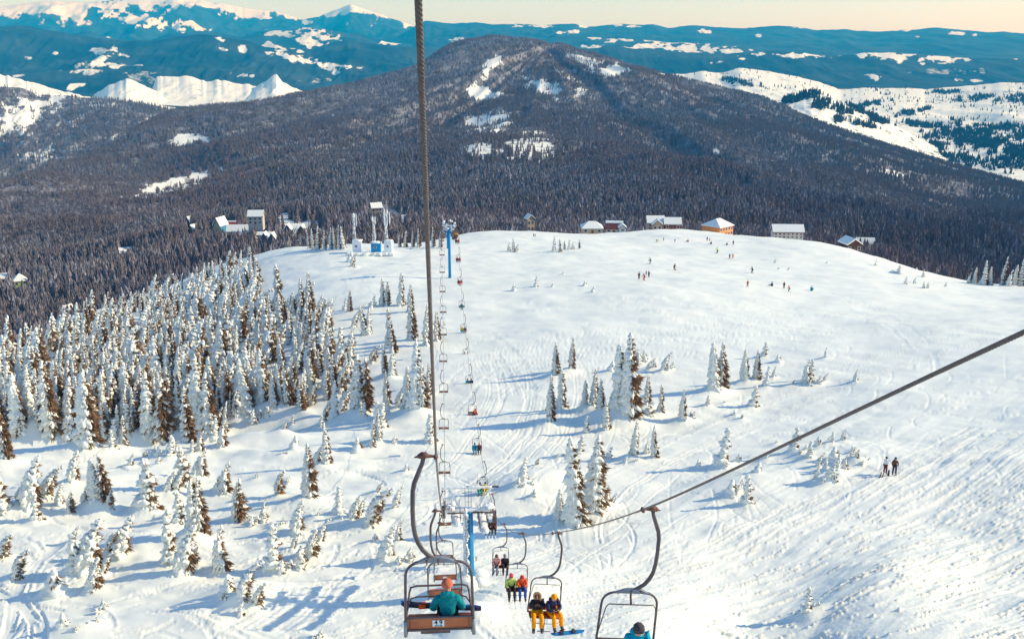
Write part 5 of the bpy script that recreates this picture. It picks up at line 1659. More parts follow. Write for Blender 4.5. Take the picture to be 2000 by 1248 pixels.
def pose_joints(pose):
    if pose.startswith('sit'):       # on a chair; origin at the seat surface, facing +Y
        J = dict(pelvis=(0, 0, .13), waist=(0, -.02, .28), chest=(0, -.01, .47), neck=(0, .02, .62), head=(0, .05, .71), crown=(0, .05, .82),
                 sh=(.19, 0, .545), el=(.27, .06, .30), wr=(.17, .30, .22), hip=(.11, .02, .11), kn=(.14, .46, .13), an=(.14, .50, -.31), toe=(.16, .68, -.37))
        if pose == 'sit_lean': J.update(chest=(0, .05, .46), neck=(0, .12, .60), head=(0, .18, .67), crown=(0, .22, .77), sh=(.19, .05, .53), el=(.24, .20, .30), wr=(.08, .36, .30))
        if pose == 'sit_back': J.update(el=(.30, .02, .30), wr=(.24, .26, .16))
        if pose == 'sit_hands': J.update(el=(.23, .14, .34), wr=(.05, .26, .50))
    elif pose == 'ground':           # sitting on the snow
        J = dict(pelvis=(0, 0, .13), waist=(0, -.03, .28), chest=(0, 0, .46), neck=(0, .05, .60), head=(0, .08, .69), crown=(0, .09, .80),
                 sh=(.19, .02, .53), el=(.26, .14, .34), wr=(.18, .34, .32), hip=(.11, .02, .11), kn=(.18, .36, .32), an=(.17, .66, .08), toe=(.18, .80, .14))
    else:
        J = dict(pelvis=(0, 0, .93), waist=(0, 0, 1.08), chest=(0, .01, 1.30), neck=(0, .02, 1.47), head=(0, .03, 1.57), crown=(0, .03, 1.68),
                 sh=(.19, 0, 1.40), el=(.27, .02, 1.14), wr=(.24, .18, .98), hip=(.10, 0, .90), kn=(.13, .05, .49), an=(.15, 0, .10), toe=(.17, .18, .04))
        if pose == 'ski': J.update(pelvis=(0, -.10, .84), waist=(0, -.05, .99), chest=(0, .06, 1.19), neck=(0, .12, 1.35), head=(0, .16, 1.44), crown=(0, .19, 1.54), sh=(.19, .06, 1.29), el=(.30, .12, 1.05), wr=(.30, .36, .98),
                                   hip=(.11, -.08, .82), kn=(.14, .12, .46), an=(.15, 0, .10))
        if pose == 'phone': J.update(el=(.25, .12, 1.16), wr=(.08, .30, 1.24))
        if pose == 'board': J.update(kn=(.20, .08, .49), an=(.26, 0, .10), toe=(.28, .16, .04), el=(.36, .0, 1.16), wr=(.46, .1, 1.0))
    return J


MESHC = {}


def body_meshes(pose, fine):
    key = (pose, fine)
    if key in MESHC: return MESHC[key]
    J = pose_joints(pose)
    s = 2 if fine else 1

    def m(n, sx): return (n[0] * sx, n[1], n[2])
    D = {}
    # whole body, one continuous surface
    N = [(*J['pelvis'], .11), (*J['waist'], .10), (*J['chest'], .12), (*J['neck'], .05), (*J['head'], .085), (*J['crown'], .07)]
    E = [(0, 1), (1, 2), (2, 3), (3, 4), (4, 5)]
    for sx in (-1, 1):
        b = len(N)
        w = np.array(m(J['wr'], sx)); e = np.array(m(J['el'], sx)); d = (w - e) / np.linalg.norm(w - e)
        N += [(*m(J['sh'], sx), .055), (*m(J['el'], sx), .04), (*w, .028), (*(w + d * .09), .03)]
        E += [(2, b), (b, b + 1), (b + 1, b + 2), (b + 2, b + 3)]
        b = len(N)
        N += [(*m(J['hip'], sx), .085), (*m(J['kn'], sx), .058), (*m(J['an'], sx), .042), (*m(J['toe'], sx), .035)]
        E += [(0, b), (b, b + 1), (b + 1, b + 2), (b + 2, b + 3)]
    D['body'] = skin('body', N, E, s)
    # jacket
    lo = np.array(J['pelvis']) + (0, 0, -.02 if pose == 'ground' or pose.startswith('sit') else -.10)
    N = [(*lo, (.19, .145)), (*J['waist'], (.18, .14)), (*J['chest'], (.20, .15)), (*(np.array(J['neck']) * .85 + np.array(J['chest']) * .15), .10), (*(np.array(J['neck']) + (0, 0, .02)), .085)]
    E = [(0, 1), (1, 2), (2, 3), (3, 4)]
    for sx in (-1, 1):
        b = len(N)
        mid = (np.array(m(J['sh'], sx)) + np.array(m(J['el'], sx))) / 2
        mid2 = (np.array(m(J['wr'], sx)) + np.array(m(J['el'], sx))) / 2
        N += [(*m(J['sh'], sx), .092), (*mid, .082), (*m(J['el'], sx), .074), (*mid2, .068), (*m(J['wr'], sx), .056)]
        E += [(2, b), (b, b + 1), (b + 1, b + 2), (b + 2, b + 3), (b + 3, b + 4)]
    D['jacket'] = skin('jacket', N, E, s)
    # hood lying on the shoulders
    nk = np.array(J['neck'])
    D['hood'] = skin('hood', [(*(nk + (-.11, -.01, .02)), .055), (*(nk + (-.085, -.085, .01)), .07), (*(nk + (0, -.12, -.01)), .088), (*(nk + (.085, -.085, .01)), .07), (*(nk + (.11, -.01, .02)), .055)], [(0, 1), (1, 2), (2, 3), (3, 4)], s, 2)
    # raised hood round the head
    hd = np.array(J['head']); cr = np.array(J['crown'])
    ring = []
    for k in range(11):
        a = math.radians(-60 + 30 * k)
        ring.append((*(hd * .5 + cr * .5 + np.array((math.cos(a) * .125, .035, math.sin(a) * .145))), .042))
    D['hood_rim'] = skin('hood_rim', ring, [(k, k + 1) for k in range(10)], s, 5)
    D['hood_up'] = skin('hood_up', [(*(nk + (0, -.04, 0)), .11), (*(hd + (0, -.045, .02)), .125), (*(cr + (0, -.035, .0)), .115)], [(0, 1), (1, 2)], s, 0)
    # trousers
    N = [(*J['pelvis'], (.165, .13))]; E = []
    for sx in (-1, 1):
        b = len(N)
        h, k, a = (np.array(m(J[q], sx)) for q in ('hip', 'kn', 'an'))
        N += [(*h, .118), (*((h + k) / 2), .10), (*k, .088), (*((k + a) / 2), .084), (*(a * .93 + k * .07), .085)]
        E += [(0, b), (b, b + 1), (b + 1, b + 2), (b + 2, b + 3), (b + 3, b + 4)]
    D['trousers'] = skin('trousers', N, E, s)
    for sx, nm in ((-1, 'boot_l'), (1, 'boot_r')):
        a, k, t = (np.array(m(J[q], sx)) for q in ('an', 'kn', 'toe'))
        up = (k - a) / np.linalg.norm(k - a)
        D[nm] = skin('boot', [(*(a + up * .12), .065), (*a, .062), (*((a + t) / 2 + up * -.02), .058), (*t, .05)], [(0, 1), (1, 2), (2, 3)], s, 1)
        w, e = np.array(m(J['wr'], sx)), np.array(m(J['el'], sx)); d = (w - e) / np.linalg.norm(w - e)
        side = np.cross(d, (0, 0, 1)); side /= np.linalg.norm(side) + 1e-9
        side2 = np.cross(d, side)
        if fine:
            N = [(*(w - d * .02), .042), (*(w + d * .05), (.048, .03))]; E = [(0, 1)]
            for q, (o_, L) in enumerate(((-.036, .066), (-.012, .078), (.012, .074), (.036, .058))):
                b = len(N); bs = w + d * .085 + side * o_
                N += [(*bs, .0135), (*(bs + d * L * .5 + side2 * .012), .0125), (*(bs + d * L * .85 + side2 * .034), .011)]
                E += [(1, b), (b, b + 1), (b + 1, b + 2)]
            b = len(N)
            th = -sx
            N += [(*(w + d * .03 + side * .05 * th), .016), (*(w + d * .065 + side * .075 * th + side2 * .02), .013)]
            E += [(1, b), (b, b + 1)]
            D['glove' + nm[-2:]] = skin('glove', N, E, 1, 1)
        else:
            D['glove' + nm[-2:]] = skin('glove', [(*(w - d * .02), .045), (*(w + d * .06), .05), (*(w + d * .12), .035)], [(0, 1), (1, 2)], 1)
    # knitted hat: cap drawn down to the brow
    A = Arr()
    g = np.random.default_rng(3)
    v = ICO_V.copy(); keep = v[:, 2] > -0.35
    c = hd * .45 + cr * .55
    vv = np.where(v[:, 2:3] < -0.2, v * [1, 1, 0.3], v)
    A.add(vv * np.array([.122, .135, .142]) + c + (0, -.015, .02), ICO_T)
    D['hat'] = A.mesh('hat', M['snow'])
    A = Arr(); A.add(ICO_V * [.10, .05, .045] + hd + (0, .062, .052), ICO_T)
    D['goggles'] = A.mesh('goggles', M['snow'])
    D['nose'] = skin('nose', [(*(hd + (0, .088, .045)), .010), (*(hd + (0, .106, .018)), .017)], [(0, 1)], 1)
    D['mouth'] = skin('mouth', [(*(hd + (-.022, .088, -.022)), .006), (*(hd + (0, .095, -.024)), .008), (*(hd + (.022, .088, -.022)), .006)], [(0, 1), (1, 2)], 1)
    MESHC[key] = D
    return D


def person(label, loc, rz, pose, jacket, trousers, hat='black', boots='charcoal', fine=False, hood=False, hood_up=False, fur=None, goggles=True, scale=1.0, skis=None, ski_col='white', gloves='black', group=None, poles=False, tilt=(0, 0), backpack=None):
    D = body_meshes(pose, fine)
    r = empty('person', loc, rz); r.scale = (scale,) * 3
    r.rotation_euler = (tilt[0], tilt[1], rz)
    tag(r, label, 'person', group)

    def part(nm, key, c):
        me = D[key]
        if len(me.materials) == 0: me.materials.append(cmat(c))
        o = link(nm, me, r)
        o.material_slots[0].link = 'OBJECT'; o.material_slots[0].material = cmat(c)
        return o
    part('body', 'body', 'skin')
    part('jacket', 'jacket', jacket)
    part('trousers', 'trousers', trousers)
    part('boot', 'boot_l', boots); part('boot', 'boot_r', boots)
    part('glove', 'glove_l', gloves); part('glove', 'glove_r', gloves)
    if hood_up:
        part('hood', 'hood_up', jacket)
        if fur: part('fur_trim', 'hood_rim', fur)
        else: part('hood_trim', 'hood_rim', jacket)
    elif hood: part('hood', 'hood', jacket)
    if hat and not (hood_up and hat == 'none'): part('hat', 'hat', hat) if hat != 'none' else None
    if goggles: part('goggles', 'goggles', 'black')
    if fine:
        part('nose', 'nose', 'skin'); part('mouth', 'mouth', 'coral')
    if backpack:
        J = pose_joints(pose); c = np.array(J['chest'])
        b = MB(); b.box(tuple(c + (0, -.2, -.05)), (.28, .16, .42), taper=0.85); b.build('backpack', cmat(backpack), r)
    if skis:
        J = pose_joints(pose); a = J['an']; t = J['toe']
        for sx in (-1, 1):
            b = MB(); x = a[0] * sx * (1.0 if skis != 'board' else 0); z0 = t[2] - .07
            if pose == 'sit' or pose.startswith('sit'): z0 = t[2] - .065
            y0 = (a[1] + t[1]) / 2
            vs = []
            ys = [-.75, -.3, 0.3, .62, .78, .88]; zs = [0, 0, 0, 0, .03, .09]; ws = [.045, .038, .04, .05, .045, .015]
            for yy, zz, w in zip(ys, zs, ws): vs += [(x - w, y0 + yy, z0 + zz), (x + w, y0 + yy, z0 + zz), (x + w, y0 + yy, z0 + zz + .015), (x - w, y0 + yy, z0 + zz + .015)]
            fs = [(3, 2, 1, 0), (20, 21, 22, 23)]
            for i in range(5):
                for k in range(4): fs.append((i * 4 + k, i * 4 + (k + 1) % 4, i * 4 + 4 + (k + 1) % 4, i * 4 + 4 + k))
            b.add(vs, fs); b.build('ski', cmat(ski_col), r)
    if poles:
        J = pose_joints(pose); w = J['wr']
        for sx in (-1, 1):
            b = MB(); x = w[0] * sx
            if pose.startswith('sit'): b.tube([(x, w[1], w[2]), (x * .8, w[1] + .35, w[2] - .75)], .012, 6)
            else: b.tube([(x, w[1] + .03, w[2] + .05), (x * 1.2, w[1] - .15, 0.02)], .011, 6)
            b.build('ski_pole', cmat('grey'), r)
    return r


def on_chair(side, i, dx, **k):
    """seat a rider: dx across the seat as the camera sees it"""
    c = CHAIRS[(side, i)]
    f = 1 if side == 'L' else -1
    ang = c.rotation_euler[1]
    z = -3.225 * 0.965
    x = dx
    loc = (c.location[0] + x + z * math.sin(ang) * (1 if side == 'L' else -1), c.location[1] + f * 0.13, c.location[2] + z * math.cos(ang))
    return person(loc=loc, rz=(0 if side == 'L' else math.pi) + k.pop('turn', 0.0), **k)


on_chair('L', 0, 0.14, label='rider seen from behind in teal hooded jacket and coral knit hat', pose='sit_back', jacket='teal', trousers='black', hat='coral', boots='white', fine=True, hood=True, goggles=False, scale=0.87)
on_chair('R', 0, 0.20, label='rider looking down in bright teal hood and dark beanie at bottom edge', pose='sit_lean', jacket='cyan', trousers='dark', hat='charcoal', fine=True, hood=True, scale=1.0)
on_chair('R', 1, -0.26, label='rider in black puffer jacket with fur-rimmed hood and orange trousers', pose='sit_hands', jacket='black', trousers='orange', hat='none', fine=True, hood_up=True, fur='fur', goggles=False, gloves='black', turn=-0.05)
on_chair('R', 1, 0.27, label='rider in navy jacket, yellow hat and orange trousers on a snowboard', pose='sit_lean', jacket='navy', trousers='orange', hat='orange', fine=True, hood=True, goggles=False, turn=0.35)
on_chair('R', 2, -0.28, label='rider in lime jacket and hot pink hat holding ski poles', pose='sit', jacket='lime', trousers='black', hat='hotpink', fine=False, hood=True, skis=True, poles=True)
on_chair('R', 2, 0.28, label='rider in red-orange jacket and hat with blue trousers', pose='sit_lean', jacket='redorange', trousers='blue', hat='red', skis=True, hood=True)
on_chair('R', 3, -0.28, label='rider in salmon pink jacket and grey trousers', pose='sit', jacket='pink', trousers='grey', hat='brown', skis=True, hood=True, turn=-0.3)
on_chair('R', 3, 0.28, label='rider all in black with a grey helmet on the fourth uphill chair', pose='sit', jacket='black', trousers='black', hat='grey', skis=True)
on_chair('R', 4, -0.28, label='dark-clad rider half hidden behind the iced catwalk', pose='sit', jacket='dark', trousers='black', hat='dark', skis=True)
on_chair('R', 4, 0.28, label='brown-clad rider just clear of the iced catwalk', pose='sit_lean', jacket='brown', trousers='dark', hat='brown', skis=True)
on_chair('R', 5, -0.28, label='rider with green trousers behind the tower top beam', pose='sit', jacket='brown', trousers='green', hat='brown')
on_chair('R', 5, 0.28, label='rider with yellow sleeves and trousers behind the tower top beam', pose='sit', jacket='yellow', trousers='yellow', hat='navy')
on_chair('R', 6, -0.28, label='rider in bright blue on the chair beyond the tower', pose='sit', jacket='cyan', trousers='cyan', hat='blue')
on_chair('R', 6, 0.28, label='rider in dark red with yellow sleeve on the chair beyond the tower', pose='sit', jacket='maroon', trousers='navy', hat='yellow')
on_chair('R', 7, 0.27, label='lone rider in red jacket turned sideways on an uphill chair', pose='sit_lean', jacket='redorange', trousers='maroon', hat='red', turn=0.7)
on_chair('R', 8, -0.28, label='rider in teal jacket and yellow trousers', pose='sit', jacket='cyan', trousers='yellow', hat='brown')
on_chair('R', 8, 0.28, label='rider in dark navy beside the yellow-trousered rider', pose='sit', jacket='navy', trousers='navy', hat='black')
on_chair('R', 9, -0.28, label='rider in dark blue jacket on the tenth uphill chair', pose='sit', jacket='navy', trousers='dark', hat='cyan')
on_chair('R', 9, 0.28, label='rider in maroon jacket on the tenth uphill chair', pose='sit', jacket='maroon', trousers='dark', hat='red')
on_chair('R', 10, -0.25, label='rider in yellow jacket and teal trousers on the eleventh uphill chair', pose='sit', jacket='yellow', trousers='cyan', hat='orange')
on_chair('R', 10, 0.28, label='rider in brown on the eleventh uphill chair', pose='sit', jacket='brown', trousers='grey', hat='brown')
on_chair('R', 11, 0.0, label='lone rider in petrol blue on the twelfth uphill chair', pose='sit', jacket='teal', trousers='teal', hat='teal')
on_chair('R', 12, -0.28, label='rider in dark red on the thirteenth uphill chair, left seat', pose='sit', jacket='maroon', trousers='red', hat='black')
on_chair('R', 12, 0.28, label='rider in pink-red on the thirteenth uphill chair, right seat', pose='sit', jacket='coral', trousers='pink', hat='red')
on_chair('R', 13, -0.28, label='rider in maroon on the fourteenth uphill chair, left seat', pose='sit', jacket='maroon', trousers='maroon', hat='dark')
on_chair('R', 13, 0.28, label='rider in red on the fourteenth uphill chair, right seat', pose='sit', jacket='red', trousers='maroon', hat='red')
for _i, _a, _b in ((14, 'maroon', 'redorange'), (15, 'orange', 'yellow'), (16, 'redorange', 'red'), (17, 'teal', 'dark'), (18, 'brown', 'black')):
    on_chair('R', _i, -0.28, label='tiny rider in %s on the %s uphill chair' % (_a, ORD[_i]), pose='sit', jacket=_a, trousers='dark', hat=_a)
    on_chair('R', _i, 0.28, label='tiny rider in %s, right seat of the %s uphill chair' % (_b, ORD[_i]), pose='sit', jacket=_b, trousers='dark', hat=_b)

# skis held across the lap of the nearest rider
_c = CHAIRS[('L', 0)].location
_sk = empty('pair_of_skis', (_c[0] + 0.02, _c[1] + 0.30, _c[2] - 2.94))
tag(_sk, 'pair of dark blue skis held across the lap on chair 49', 'skis')
for _j, _nm in enumerate(('navy', 'blue')):
    b = MB(); b.tube([(-0.68, 0.02 + .05 * _j, .085 + .03 * _j), (-0.62, 0.0 + .05 * _j, .07), (0.60, 0.0 + .05 * _j, -.05), (0.70, 0.0 + .05 * _j, -.06)], [.02, .045, .045, .035], 6, flat=0.5)
    _o = b.build('ski', cmat(_nm), _sk)
    b = MB(); b.box((-0.32, -0.012 + .05 * _j, .045), (.12, .07, .07)); b.build('binding', cmat('redorange'), _o)
b = MB(); b.tube([(-0.60, -0.02, .16), (0.1, -0.04, .02)], .012, 6); b.build('ski_pole', cmat('black'), _sk)
# snowboard under the pair in orange trousers
_c = CHAIRS[('R', 1)].location
_sb = empty('snowboard', (_c[0] + 0.50, _c[1] - 0.70, _c[2] - 3.56), 0.12)
tag(_sb, 'blue snowboard strapped under the feet of the orange-trousered rider', 'snowboard')
b = MB()
_vs = []; _n = 14
for _z in (0, .015):
    for _k in range(_n):
        _a = 6.283 * _k / _n; _x = math.cos(_a); _vs.append((.62 * np.sign(_x) * abs(_x) ** .5, .13 * math.sin(_a), _z + .05 * abs(_x) ** 8))
b.add(_vs, [tuple(range(_n - 1, -1, -1)), tuple(range(_n, 2 * _n))] + [(k, (k + 1) % _n, _n + (k + 1) % _n, _n + k) for k in range(_n)])
b.build('deck', mat('board_blue', (0.02, 0.22, 0.50), rough=0.4), _sb)
for _x in (-.22, .22):
    b = MB(); b.box((_x, 0, .05), (.10, .22, .08)); b.build('binding', cmat('charcoal'), _sb)

# skiers on the slope: foot u, v, pixel height, pose, turn, jacket, trousers, hat, words
SK = """
1728 925 33|phone|-1.2|white|maroon|charcoal|skier in white and pink jacket looking at a phone beside the thicket
1746 927 34|stand|2.9|brown|dark|charcoal|skier in dark brown with a backpack, back to the camera
1248 546 14|stand|0.4|brown|dark|brown|dark brown skier, left end of the plateau group of four
1258 548 13|ski|2.2|red|red|dark|skier all in red in the plateau group of four
1262 538 9.5|stand|1|maroon|dark|black|dark skier standing behind the one in red
1267 541 12|stand|-1|dark|black|black|thin dark skier at right of the plateau group of four
1270 516 12|ski|1.2|charcoal|black|black|lone dark skier above the plateau group of four
1317 528 12|ski|-0.8|charcoal|dark|black|lone dark skier right of the plateau group of four
1318 474 6|stand|0|dark|black|black|tiny dark skier near the plateau rim before the chalets
1344 473 5|ground|1|red|dark|red|tiny figure in red sitting near the plateau rim
1381 471 8|stand|0|blue|navy|navy|small figure in blue left of the orange house
1386 471 6|stand|0|redorange|red|red|child in red beside the figure in blue
1389 477 5|ground|0|dark|black|black|tiny dark figure sitting below the figure in blue
1282 474 6|stand|0|cyan|teal|cyan|tiny figure in turquoise on the far snow bank
1285 474 6.5|stand|0|yellow|lime|yellow|tiny figure in yellow beside the turquoise one
1296 471 5|stand|0|grey|charcoal|black|tiny grey figure right of the yellow one
1401 495 11|ski|0.5|lime|dark|green|skier in lime jacket below the orange house
1425 506 10|stand|0.3|teal|charcoal|dark|skier in dark teal, left of a pair
1431 506 10|stand|-0.3|orange|redorange|red|skier in orange, right of a pair
1420 479 4.5|ground|0|dark|black|black|tiny dark figure sitting between the orange and cream houses
1432 479 9|stand|0|maroon|dark|dark|dark figure standing between the orange and cream houses
1469 534 12|ski|0.8|dark|black|black|dark skier coming down the middle of the plateau
1460 561 13|stand|0.2|redorange|maroon|red|skier in red-orange jacket low on the plateau
1508 559 8|ground|0.6|navy|navy|blue|figure in dark blue sitting on the snow
1531 564 13|stand|-0.2|brown|dark|brown|skier in brown jacket, left of the lower pair
1541 570 12|ski|0.9|red|teal|dark|skier in red jacket and teal trousers, right of the lower pair
1585 568 9|ground|-0.5|cyan|blue|cyan|figure in bright blue sitting alone on the snow
1042 463 5|stand|0|charcoal|dark|dark|tiny dark figure on the far left rim, left of two
1045 463 5|stand|0|grey|charcoal|dark|tiny grey figure on the far left rim, right of two
"""
_rows = [s.split('|') for s in SK.strip().split('\n')]
_uvh = np.array([[float(q) for q in r[0].split()] for r in _rows])
_pos, _dep = ray_ground(_uvh[:, 0], _uvh[:, 1])
for r, (u, v, h), p, d in zip(_rows, _uvh, _pos, _dep):
    pose = r[1]; H = {'ground': 0.88, 'ski': 1.62}.get(pose, 1.76)
    sc_ = max(0.6, min(1.25, h * d / FPX / 0.93 / H)) if h > 9 else max(0.7, min(1.5, h * d / FPX / 0.93 / H))
    person(r[6], (p[0], p[1], p[2] + 0.02), float(r[2]), pose, r[3], r[4], r[5], scale=sc_, skis=(pose == 'ski'), ski_col='dark', poles=(pose == 'ski' and h > 11), group='people out on the snow', goggles=h > 20, backpack='charcoal' if (h > 33.5) else None, gloves='dark')
_q, _ = ray_ground([1722], [929])
_sk2 = empty('pair_of_skis', tuple(_q[0] + (0, 0, .03)), 1.05); tag(_sk2, 'pair of dark skis lying on the snow by the two standing skiers', 'skis')
for _j in (-1, 1):
    b = MB(); b.box((0, .11 * _j, .02), (1.7, .09, .025)); b.box((.1, .11 * _j, .06), (.25, .07, .07)); b.build('ski', cmat('dark'), _sk2)
_q, _ = ray_ground([1735], [929])
_sk3 = empty('snowboard', tuple(_q[0] + (0, 0, .2)), 0.2); tag(_sk3, 'small dark blue board standing in the snow between the two skiers', 'snowboard')
b = MB(); b.box((0, 0, .1), (.22, .05, .7), taper=.8); b.build('deck', cmat('navy'), _sk3)
for _k in (('L', 0), ('R', 0), ('R', 1), ('R', 2)):
    _l = CHAIRS[_k].location
    print('chair', _k, [tuple(round(float(q)) for q in proj(np.array([_l[0], _l[1], _l[2] + dz]))[:2]) for dz in (0, -1.86, -3.085)])
# ---------------------------------------------------------------- houses
WALLC = dict(orange=(0.72, 0.27, 0.08), cream=(0.56, 0.50, 0.42), tan=(0.50, 0.37, 0.26), darkwood=(0.10, 0.045, 0.035), redwood=(0.20, 0.05, 0.045), pale=(0.62, 0.60, 0.56), green=(0.30, 0.34, 0.24), slate=(0.13, 0.15, 0.20), brown=(0.16, 0.09, 0.07),
             lime=(0.42, 0.52, 0.10), redroof=(0.45, 0.05, 0.05), brownroof=(0.16, 0.05, 0.05), blueroof=(0.05, 0.22, 0.36), glass=(0.03, 0.035, 0.045), white=(0.75, 0.76, 0.76))
for k_, v_ in WALLC.items(): M['w_' + k_] = mat('wall_' + k_, v_, rough=0.8 if k_ != 'glass' else 0.2, noise=tuple(min(1, q * 0.85) for q in v_), noise_scale=0.6)


def house(label, u, v, zc, w, h, roof, rh, wall, turn=0.0, depth=None, kind='gable', snow=0.8, floors=2, cols=4, over=0.5, side='front', roofmat='brownroof', chimney=False, ridge_dir='x', door=True):
    """u, v: foot centre in the photograph; w, h, rh in pixels at that depth"""
    if u < 1000 and v > 440 or u > 1600:
        (_q,), (_z,) = ray_ground([u], [v], lo=400, hi=1600, n=600, fn=lambda x, y: np.maximum(hill_z(x, y), NEAR(x, y)))
        zc = float(_z)
    elif u > 1000: v = v - 6
    s = zc / FPX
    W, H, RH = w * s, h * s, rh * s
    D = (depth or w * 0.6) * s
    p = P(u, v, zc)
    r = empty('house', tuple(p), -YAW + turn)
    tag(r, label, 'house')
    b = MB(); b.box((0, D / 2, H / 2 - 2.0), (W, D, H + 4.0)); wl = b.build('wall', M['w_' + wall], r)
    o = over
    X, Y0, Y1 = W / 2 + o, -o, D + o
    rf = MB(); sn = MB()
    if kind == 'hip':
        a = min(W, D) * 0.42
        top = [(-X + a, (Y0 + Y1) / 2, H + RH), (X - a, (Y0 + Y1) / 2, H + RH)] if W > D else [(-0.3, (Y0 + Y1) / 2, H + RH), (0.3, (Y0 + Y1) / 2, H + RH)]
        base = [(-X, Y0, H), (X, Y0, H), (X, Y1, H), (-X, Y1, H)]
        vs = base + top
        fs = [(0, 1, 5, 4), (1, 2, 5), (2, 3, 4, 5), (3, 0, 4), (3, 2, 1, 0)]
        rf.add(vs, fs); sn.add([(q[0] * 0.98, q[1], q[2] + 0.28) for q in vs], fs)
        sn.add([(q[0] * 0.98, q[1], q[2] + 0.28) for q in base] + [(q[0] * 0.98, q[1], q[2] + 0.05) for q in base], [(0, 4, 5, 1), (1, 5, 6, 2), (2, 6, 7, 3), (3, 7, 4, 0)])
    else:
        if ridge_dir == 'x':
            prof = [(Y0, H), ((Y0 + Y1) / 2, H + RH), (Y1, H)]
            mk = lambda a, z, e: (e * X, a, z)
        else:
            prof = [(-X, H), (0, H + RH), (X, H)]
            mk = lambda a, z, e: (a, Y0 if e < 0 else Y1, z)
        for tgt, off, th, cover in ((rf, 0.0, 0.22, 1.0), (sn, 0.24, 0.45, snow)):
            for (a0, z0), (a1, z1) in ((prof[0], prof[1]), (prof[2], prof[1])):
                a0c, z0c = a1 + (a0 - a1) * cover, z1 + (z0 - z1) * cover
                q = [mk(a0c, z0c + off, -1), mk(a0c, z0c + off, 1), mk(a1, z1 + off, 1), mk(a1, z1 + off, -1)]
                t = [(x, y, z + th) for x, y, z in q]
                tgt.add(q + t, [(0, 1, 2, 3), (7, 6, 5, 4), (0, 4, 5, 1), (1, 5, 6, 2), (2, 6, 7, 3), (3, 7, 4, 0)])
        g = MB()
        if ridge_dir == 'x':
            for e in (-1, 1): g.add([(e * W / 2, 0, H), (e * W / 2, D, H), (e * W / 2, D / 2, H + RH)], [(0, 1, 2)])
        else:
            for yy in (0, D): g.add([(-W / 2, yy, H), (W / 2, yy, H), (0, yy, H + RH * 0.96)], [(0, 1, 2)])
        g.build('gable', M['w_' + wall], r)
    ro = rf.build('roof', M['w_' + roofmat], r)
    if snow > 0: sn.build('snow_cover', M['snow'], r)
    if chimney:
        b = MB(); b.box((W * 0.2, D * 0.5, H + RH + 0.3), (0.8, 0.8, 1.6)); b.build('chimney', M['w_brown'], ro)
    for f in range(floors):
        for c in range(cols):
            if door and f == 0 and c == cols // 2: continue
            x = -W / 2 + W * (c + 0.5) / cols; z = H * (f + 0.55) / floors
            ww = min(1.2, W / cols * 0.5); hh = min(1.5, H / floors * 0.5)
            b = MB(); b.box((x, -0.04, z), (ww + 0.24, 0.10, hh + 0.24)); wn = b.build('window', M['w_white'], wl)
            b = MB(); b.box((x, -0.075, z), (ww, 0.06, hh)); b.build('pane', M['w_glass'], wn)
    if door:
        b = MB(); b.box((-W / 2 + W * (cols // 2 + 0.5) / cols, -0.05, H / floors * 0.36), (1.1, 0.12, H / floors * 0.72)); b.build('door', M['w_brown'], r)
    return r


house('orange two-storey hotel with snowy hipped roof on the plateau rim', 1418, 468, 470, 44, 19, 'hip', 13, 'orange', turn=0.75, depth=42, kind='hip', floors=2, cols=5, roofmat='redroof')
house('long cream three-storey building with snow roof and rows of windows', 1539, 478, 445, 57, 17, 'gable', 12, 'cream', depth=26, snow=0.97, floors=3, cols=7, turn=-0.05)
house('dark timber chalet with snow roof at the right forest edge', 1668, 492, 430, 30, 12, 'gable', 11, 'darkwood', depth=34, ridge_dir='y', snow=0.95, floors=1, cols=3, turn=0.2)
house('snow-roofed wing behind the dark chalet at the right forest edge', 1690, 490, 448, 34, 12, 'gable', 11, 'brown', depth=20, snow=0.97, floors=1, cols=3, turn=-0.1)
house('tan chalet with cross gable and wide snow roof before the wood', 1281, 455, 500, 32, 11, 'gable', 12, 'tan', depth=28, snow=0.97, floors=2, cols=4)
house('tan gabled porch wing of the wide-roofed chalet', 1284, 456, 494, 18, 9, 'gable', 10, 'tan', depth=10, ridge_dir='y', snow=0.97, floors=1, cols=2, door=False)
house('dark red timber chalet with snow roof right of the tan chalet', 1314, 454, 498, 31, 8, 'gable', 11, 'redwood', depth=24, snow=0.97, floors=1, cols=3, turn=-0.05)
house('low pale house under a white pyramid roof', 1157, 462, 480, 40, 9, 'hip', 11, 'tan', depth=36, kind='hip', floors=1, cols=3)
house('low house with bare brown-red roof beside the pyramid roof', 1199, 461, 485, 30, 7, 'gable', 12, 'pale', depth=26, snow=0.25, floors=1, cols=3, turn=-0.15)
house('white gabled annex at right end of the brown-red roof', 1216, 459, 480, 13, 6, 'gable', 7, 'pale', depth=12, ridge_dir='y', snow=0.95, floors=1, cols=1, door=False)
house('small pale tower house standing alone behind the rim', 1037, 458, 560, 15, 22, 'gable', 9, 'tan', depth=14, ridge_dir='y', snow=0.95, floors=2, cols=2, turn=0.4)
house('tall narrow house with white roof high in the left village', 499, 438, 620, 28, 13, 'gable', 11, 'cream', depth=22, snow=0.98, floors=2, cols=3, turn=0.05)
house('pale green steep A-frame hotel with rows of balconies', 425, 468, 560, 27, 15, 'gable', 26, 'green', depth=26, ridge_dir='y', snow=0.6, floors=2, cols=4, turn=-0.35, roofmat='blueroof')
house('long cream house with white roof in the left village', 466, 471, 545, 44, 17, 'gable', 12, 'cream', depth=22, snow=0.98, floors=2, cols=5, turn=0.05)
house('red-roofed house behind the long cream house', 450, 452, 590, 26, 8, 'gable', 10, 'brown', depth=18, snow=0.2, floors=1, cols=3, roofmat='redroof')
